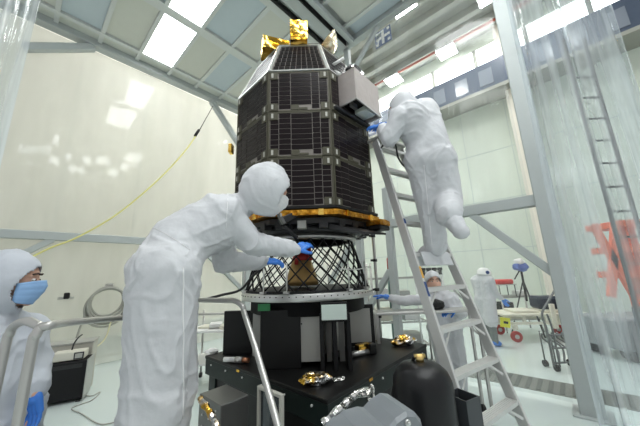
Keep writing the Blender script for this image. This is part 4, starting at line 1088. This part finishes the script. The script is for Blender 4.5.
# hoses on the left wall
def wallp(px, py, v):
    d = ray(px, py); k = v/d.dot(VA); return V((0, 0, HC))+d*k
hc_ = wallp(107, 301, TV+.0); t_ = thing('hose_coil', 'coil of grey hose hung on the white wall above the handrail', 'hose', hc_)
for i in range(5):
    pts = []; rr = .27+.02*i
    for k in range(41):
        a = 2*PI*k/40; pts.append(hc_+UA*rr*math.cos(a)*.95+ZA*(rr*math.sin(a)-.03*i)-VA*(.03*(i % 3)+.03))
    MB().tube(pts, .02, 8, cap=False).build('hose_loop', M['hosegrey'], t_)
MB().tube(curve([hc_+UA*-.27-VA*.04, hc_+UA*-.34-ZA*.35-VA*.04, hc_+UA*-.38-ZA*.6-VA*.04], 6), .018, 8).build('hose_end', M['hosegrey'], t_)
MB().box(hc_+ZA*.28-VA*.03, (.12, .08, .1), ROOM, 0, .01).build('hook', M['steel'], t_)
mb = MB(); mb.tube(curve([wallp(112, 318, TV-.1), wallp(104, 340, TV-.25), wallp(85, 352, TV-.4), wallp(64, 350, TV-.6)], 8), .012, 8)
tag(mb.build('yellow_cable', mat('dull_yellow', (.62, .58, .36), .5)), 'pale yellow cable drooping from the hose coil towards the beige crate', 'cable')
p = wallp(66, 298, TV-.03); t_ = thing('wall_outlet', 'small wall socket with black plug left of the hose coil', 'socket', p)
MB().box(p, (.22, .04, .05), ROOM, 0, .006).build('plate', M['greyplate'], t_); MB().box(p-VA*.05+ZA*.04, (.08, .08, .11), ROOM, 0, .015).build('plug', M['black'], t_)
# yellow hose across the left side of the tent
mb = MB(); mb.tube(curve([wallp(199, 131, TV-.25), wallp(185, 151, TV-.25), wallp(160, 178, TV-.25), wallp(120, 212, TV-.25), wallp(80, 236, TV-.25), wallp(50, 248, TV-.25), wallp(22, 262, TV-.25)], 8), .016, 8)
yh = mb; t_ = thing('yellow_hose', 'thin yellow hose sagging across the milky sheeting from the tent roof to the left rail', 'hose', wallp(199, 131, TV-.25))
mb.build('hose', mat('pale_yellow_hose', (.72, .68, .25), .5), t_)
mb = MB(); mb.tube([wallp(213, 106, TV-.25), wallp(199, 131, TV-.25)], .010, 6); mb.build('black_cord', M['rubber'], t_)
mb = MB(); mb.tube([wallp(199, 130, TV-.25), wallp(195, 136, TV-.25)], .035, 8); mb.build('coupling', M['black'], t_)
# equipment seen under the technician's arm, left of the pedestal
p = at(222, 330, 4.6); t_ = thing('utility_cart', 'white two-shelf cart loaded with papers, seen between the bending technician and the pedestal', 'cart', (p.x, p.y, 0))
for sx in (-1, 1):
    for sy in (-1, 1): MB().tube([(p.x+sx*.42, p.y+sy*.28, .08), (p.x+sx*.42, p.y+sy*.28, 1.05)], .018, 8).build('upright', M['steel'], t_)
for z in (.35, .8): MB().box((p.x, p.y, z), (.9, .6, .03), None, 0, .006).build('shelf', M['white'], t_)
for sx in (-1, 1):
    for sy in (-1, 1): MB().tube([(p.x+sx*.42-.015, p.y+sy*.28, .04), (p.x+sx*.42+.015, p.y+sy*.28, .04)], .04, 14).build('caster', M['rubber'], t_)
MB().tube([(p.x-.42, p.y-.28, 1.05), (p.x+.42, p.y-.28, 1.05)], .016, 8).build('push_bar', M['steel'], t_)
for i in range(4):
    MB().box((p.x-.25+.17*i, p.y-.05*i, .83+.03*(i % 2)), (.18, .24, .03+.02*(i % 3)), Matrix.Rotation(.3*i, 3, 'Z'), 0, .003).build('paper_stack', M['white'] if i % 2 else M['ivory'], t_)

# ------------------------------------------------------------------ right background
# bench behind the ladder
c0 = at(424, 311, 3.40); bq = Matrix.Rotation(.02, 3, 'Z')
bn = thing('work_bench', 'long narrow steel bench on casters in front of the reaching technician behind the ladder', 'bench', (c0.x, c0.y, 0))
MB().box(c0, (1.2, .24, .03), bq, 0, .005).build('bench_top', M['steel'], bn)
for sx in (-1, 1):
    for sy in (-1, 1):
        lg = MB().box((c0.x+sx*.58, c0.y+sy*.09, (c0.z+.07)/2), (.03, .03, c0.z-.10), None, 0, .003).build('leg', M['steel'], bn)
        MB().tube([(c0.x+sx*.58-.015, c0.y+sy*.09, .04), (c0.x+sx*.58+.015, c0.y+sy*.09, .04)], .04, 14).build('caster', M['rubber'], lg)
p = at(436, 309, 3.38); bundle('black_pouch', (p.x+.0, p.y+.02, c0.z+.016), (.26, .14, .12), .2, M['black'], 'black pouch on the bench by the blue glove', 'pouch', amp=.15, seed=3)
# wire rack far behind
def rack(px, py0, Y, w, d, h, label, shelves, name='wire_rack', mt='steel'):
    p = at(px, py0, Y); t_ = thing(name, label, 'rack', (p.x, p.y, 0))
    for sx in (-1, 1):
        for sy in (-1, 1): MB().tube([(p.x+sx*w/2, p.y+sy*d/2, 0), (p.x+sx*w/2, p.y+sy*d/2, h)], .02, 8).build('upright', M[mt], t_)
    for z in shelves:
        mb = MB(); mb.box((p.x, p.y-d/2, z), (w, .02, .03)); mb.box((p.x, p.y+d/2, z), (w, .02, .03)); mb.box((p.x-w/2, p.y, z), (.02, d, .03)); mb.box((p.x+w/2, p.y, z), (.02, d, .03))
        for i in range(12): mb.box((p.x-w/2+w*(i+.5)/12, p.y, z), (.012, d, .012))
        mb.build('shelf', M[mt], t_)
    return p, t_
p, t_ = rack(396, 300, 5.6, 1.0, .45, 1.75, 'steel wire rack behind the outstretched blue glove', (.25, .65, 1.05, 1.45))
for i, (dx, z, s_) in enumerate(((-.3, 1.165, (.25, .3, .2)), (.1, 1.14, (.3, .3, .15)), (-.25, .775, (.35, .3, .22)), (.25, .745, (.3, .3, .16)), (.2, .35, (.4, .35, .17)))):
    o = MB().box((p.x+dx, p.y, z), s_, None, 0, .01).build('storage_box', M[['white', 'greyplate', 'beige', 'white', 'greyplate'][i]])
    tag(o, ['small white box on the upper shelf of the wire rack, left end', 'grey box on the upper shelf of the wire rack', 'beige box on the middle shelf of the wire rack', 'white box on the middle shelf of the wire rack, right end', 'wide grey box on the lowest shelf of the wire rack'][i], 'box')
# tool board behind the reaching technician's head
p = at(428, 272, 5.0); t_ = thing('tool_board', 'row of black tools hanging on a stand above the head of the tan-masked technician', 'tool rack', (p.x, p.y, 0))
for sx in (-1, 1): MB().tube([(p.x+sx*.24, p.y, 0), (p.x+sx*.24, p.y, p.z)], .015, 8).build('upright', M['white'], t_)
MB().box((p.x, p.y, p.z), (.5, .03, .04), None, 0, .004).build('bar', M['white'], t_)
for i in range(5):
    mb = MB(); x_ = p.x-.2+.1*i; mb.tube([(x_, p.y-.04, p.z+.04), (x_, p.y-.04, p.z-.05-.02*(i % 2))], .028, 10); mb.box((x_, p.y-.04, p.z+.05), (.085, .05, .05), None, 0, .01); mb.build('tool', M['black'], t_)
# ivory cart with red wheel
c0 = at(537, 322, 6.6); IQ = Matrix.Rotation(math.radians(-8), 3, 'Z')
M['trolley'] = mat('trolley_steel', (.17, .18, .18), .4, metal=.5)
ic = thing('flatbed_cart', 'low ivory flatbed cart with red front wheel behind the worker in the white hard hat', 'cart', (c0.x, c0.y, 0))
zt = at(520, 316, 6.2).z
def ip(x, y, z): return V((c0.x, c0.y, 0))+IQ@V((x, y, 0))+ZA*z
MB().box(ip(0, 0, zt), (1.75, .8, .04), IQ, 0, .006).build('deck', M['ivory'], ic)
mb = MB()
for sy in (-1, 1): mb.box(ip(0, sy*.36, zt-.17), (1.7, .05, .05), IQ); 
for x in (-.82, -.45, 0, .45, .82):
    for sy in (-1, 1): mb.box(ip(x, sy*.37, zt-.09), (.06, .04, .14), IQ)
mb.build('frame', M['ivory'], ic)
for (x, y) in ((-.66, -.37), (.62, -.37), (-.66, .37), (.62, .37)):
    p = ip(x, y, .11); wh = MB().tube([p+IQ@V((0, -.03, 0)), p+IQ@V((0, .03, 0))], .11, 28).build('wheel', M['red'], ic)
    MB().tube([p+IQ@V((0, -.04, 0)), p+IQ@V((0, .04, 0))], .045, 14).build('hub', M['steel'], wh)
    MB().box(ip(x, y, (.25+zt-.19)/2), (.08, .1, max(.04, zt-.19-.25)), IQ).build('fork', M['ivory'], ic)
MB().box(ip(.12, -.42, zt-.02), (.09, .06, .50), IQ, 0, .005).build('post', M['ivory'], ic)
for (x, l_) in ((-.3, .5), (.4, .7)): MB().box(ip(x, 0, zt+.05), (l_, .5, .05), IQ, 0, .01).build('tray', M['ivory'], ic)
t_ = ip(-.86, -.42, zt-.14); MB().box(t_, (.20, .012, .2), IQ @ Matrix.Rotation(.15, 3, 'Y'), 0, .003).build('yellow_sign', M['yellowtag'], ic)
MB().box(t_+IQ@V((.01, -.008, .0)), (.09, .006, .05), IQ @ Matrix.Rotation(.15, 3, 'Y')).build('sign_mark', M['black'], ic)
p = ip(.28, .05, zt+.075); o = MB().box(p+ZA*.14, (.50, .4, .27), IQ, 0, .05).build('dark_case', mat('dark_navy', (.02, .03, .05), .5)); tag(o, 'dark navy padded case on the ivory flatbed cart', 'case')
p = ip(.60, -.12, zt+.075); bundle('blue_bag', (p.x, p.y, p.z), (.36, .24, .15), .1, M['bluething'], 'crumpled blue bag beside the dark case on the ivory cart', 'bag', amp=.15)
# rear table with red case
p, t_ = rack(514, 300, 7.4, .95, .5, at(514, 296, 7.4).z, 'low steel table frame behind the hard-hat worker carrying the small stand', (.3, at(514, 296, 7.4).z), 'frame_table')
zt2 = at(514, 296, 7.4).z+.015
t2 = thing('small_stand', 'small wire stand on the steel table frame holding the red case', 'stand', (p.x-.2, p.y, zt2))
zr = at(505, 285, 7.3).z
for sx in (-1, 1):
    for sy in (-1, 1): MB().tube([(p.x-.22+sx*.2, p.y+sy*.15, zt2), (p.x-.22+sx*.2, p.y+sy*.15, zr)], .012, 6).build('upright', M['darkmetal'], t2)
MB().box((p.x-.22, p.y, zr+.01), (.48, .36, .02), None, 0, .003).build('shelf', M['greyplate'], t2)
o = MB().box((p.x-.22, p.y, zr+.08), (.42, .3, .12), None, 0, .03).build('red_case', mat('case_red', (.65, .05, .04), .45)); tag(o, 'flat red case on the small wire stand to the right of the white hard hat', 'case')
o = MB().box((p.x+.2, p.y, zt2+.06), (.28, .25, .12), None, 0, .01).build('white_box', M['white']); tag(o, 'small white box on the steel table frame under the tripod', 'box')
o = MB().box((p.x-.3, p.y-.05, .32+.20), (.3, .3, .38), None, 0, .02).build('black_bin', M['black']); tag(o, 'black bin on the lower shelf of the steel table frame', 'bin')
# tripod with blue wrapped head
p = at(522, 275, 7.0); zt = at(521, 270, 7.0).z; t_ = thing('tripod', 'black camera tripod with a blue and white wrapped head, behind the ivory cart', 'tripod', (p.x, p.y, 0))
for a in (.4, 2.5, 4.6):
    MB().tube([(p.x, p.y, zt-.25), (p.x+.42*math.cos(a), p.y+.42*math.sin(a), .0)], .016, 8).build('leg', M['darkmetal'], t_)
MB().tube([(p.x, p.y, .75), (p.x, p.y, zt)], .025, 10).build('center_column', M['darkmetal'], t_)
h = V((p.x, p.y, zt+.08)); mb = MB(); mb.ell(h, (.17, .14, .13), None, 22, 14); crumple(mb, .05, 9, 3); mb.build('wrapped_head', mat('blue_wrap', (.14, .2, .5), .5), t_)
mb = MB(); mb.ell(h+V((-.03, -.02, .12)), (.12, .1, .08), None, 18, 12); crumple(mb, .03, 9, 5); mb.build('white_wrap', M['white'], t_)
MB().beam(h+V((-.05, 0, -.1)), h+V((-.22, -.02, -.3)), .02, .02).build('pan_handle', M['black'], t_)
# steel trolley at the post
p = at(560, 345, 4.7); t_ = thing('steel_trolley', 'small folded steel trolley with tall bent handle left of the thick tent post', 'trolley', (p.x, p.y, 0))
mb = MB()
for i in range(5):
    x0 = p.x-.16+.08*i
    mb.tube(curve([(x0, p.y-.12, .12), (x0+.10, p.y, .28+.03*(i % 2)), (x0, p.y+.12, .42), (x0-.05, p.y+.05, .52)], 5), .014, 6)
mb.build('folded_frame', M['trolley'], t_)
for z in (.12, .33, .52): MB().tube([(p.x-.22, p.y-.1, z), (p.x+.24, p.y-.08, z)], .016, 8).build('cross_bar', M['trolley'], t_)
for (dx, dy) in ((-.2, -.1), (.2, -.1), (.2, .12), (-.2, .12)):
    MB().tube([(p.x+dx-.02, p.y+dy, .05), (p.x+dx+.02, p.y+dy, .05)], .05, 16).build('wheel', M['rubber'], t_)
    MB().tube([(p.x+dx, p.y+dy, .05), (p.x+dx, p.y+dy, .54)], .012, 6).build('upright', M['trolley'], t_)
h0 = V((p.x-.24, p.y-.1, .06)); MB().tube(curve([h0, V((h0.x, h0.y, .6)), at(542, 314, 4.6), at(549, 300, 4.62), at(558, 285, 4.65)], 8), .017, 8).build('handle', M['trolley'], t_)
MB().tube(curve([h0+V((.09, 0, 0)), V((h0.x+.09, h0.y, .6)), at(547, 314, 4.6)], 8), .014, 8).build('handle', M['trolley'], t_)
# orange machine and boxes behind the right curtain
p = at(612, 300, 5.2); t_ = thing('lift_machine', 'orange scissor lift seen blurred through the folded clear curtain', 'lift', (p.x, p.y, 0))
MB().box((p.x+.35, p.y, .42), (1.5, .8, .5), None, 0, .03).build('chassis', mat('lift_grey', (.30, .32, .33), .5), t_)
za = at(612, 226, 5.2).z; zb_ = at(612, 275, 5.2).z
for i, (x0, x1) in enumerate(((-.25, .15), (.15, -.25))):
    MB().beam((p.x+x0-.05, p.y-.3, zb_-.35), (p.x+x1-.05, p.y-.3, za), .06, .12).build('scissor_arm', M['orange'], t_)
for z in (zb_, (za+zb_)/2, za): MB().box((p.x+.55, p.y, z), (.75, .7, .12), None, 0, .01).build('orange_beam', M['orange'], t_)
MB().box((p.x+.55, p.y, (za+.6)/2), (.12, .3, za-.6)).build('mast', M['orange'], t_)
for sx in (-.2, .9):
    for sy in (-.32, .32): MB().tube([(p.x+sx, p.y+sy-.05, .17), (p.x+sx, p.y+sy+.05, .17)], .17, 24).build('wheel', M['rubber'], t_)
o = MB().box((p.x-.05, p.y-.75, .45), (.5, .4, .9), None, 0, .02).build('tool_cabinet', mat('cabinet_slate', (.12, .14, .17), .5)); tag(o, 'slate grey cabinet standing before the orange lift behind the clear curtain', 'cabinet')
# dark scaffold ladder behind the right curtain
a0 = at(582, 45, 3.3); b0 = at(628, 185, 3.3); t_ = thing('scaffold_ladder', 'dark-edged upright ladder frame seen high through the right-hand curtain', 'ladder', (b0.x, b0.y, 0))
for dx in (-.30, 0.0):
    MB().tube([(b0.x+dx-.02, b0.y, 0), (b0.x+dx-.02, b0.y, a0.z+.1)], .022, 10).build('rail', M['darkmetal'], t_)
for i in range(13):
    z = .3+.32*i
    if z < a0.z: MB().tube([(b0.x-.32, b0.y, z), (b0.x-.02, b0.y, z)], .014, 8).build('rung', M['darkmetal'], t_)
# navy marker board hung beyond the tent edge
c = at(383, 37, 6.2); mq = ROOM @ Matrix.Rotation(math.radians(90), 3, 'Z')
mk = thing('marker_board', 'square navy blue board with white block pattern hung under the hall ceiling', 'marker board', c)
NB = Matrix((VA, UA, ZA)).transposed()
MB().box(c, (.48, .02, .48), NB, 0, .003).build('board', M['navy'], mk)
mb = MB(); s_ = .075
for (i, j) in ((0, 0), (1, 0), (-1, 0), (0, 1), (0, -1), (2, 2), (-2, 2), (2, -2), (-2, -2), (2, 0), (-2, 0), (0, 2), (0, -2)):
    mb.box(c-UA*.013+VA*i*s_*1.15+ZA*j*s_*1.15, (s_, .006, s_), NB)
mb.build('white_blocks', M['white'], mk)
for sx in (-1, 1): MB().tube([c+VA*sx*.2+ZA*.24, c+VA*sx*.2+ZA*(ZB-.2-c.z)], .004, 5).build('hanger_wire', M['steel'], mk)
# foil straps by the technician's feet
mb = MB(); mb.tube(curve([at(200, 398, 1.80), at(207, 408, 1.74), at(214, 420, 1.68), at(222, 440, 1.6)], 8), .018, 8); crumple(mb, .012, 30, 3); mb.sm = [False]*len(mb.sm)
tag(mb.build('foil_strap', M['mixfoil']), 'gold and silver foil strap hanging beside the leg of the bending technician', 'strap')

# ------------------------------------------------------------------ light and exposure
w = bpy.data.worlds.new('world'); sc.world = w; w.use_nodes = True
w.node_tree.nodes['Background'].inputs[0].default_value = (.95, .98, 1.0, 1); w.node_tree.nodes['Background'].inputs[1].default_value = .38
sc.view_settings.view_transform = 'Standard'; sc.view_settings.look = 'None'; sc.view_settings.gamma = 1; sc.view_settings.use_curve_mapping = False
sc.view_settings.exposure = .74
sc.cycles.max_bounces = 8; sc.cycles.transparent_max_bounces = 24; sc.cycles.use_denoising = True
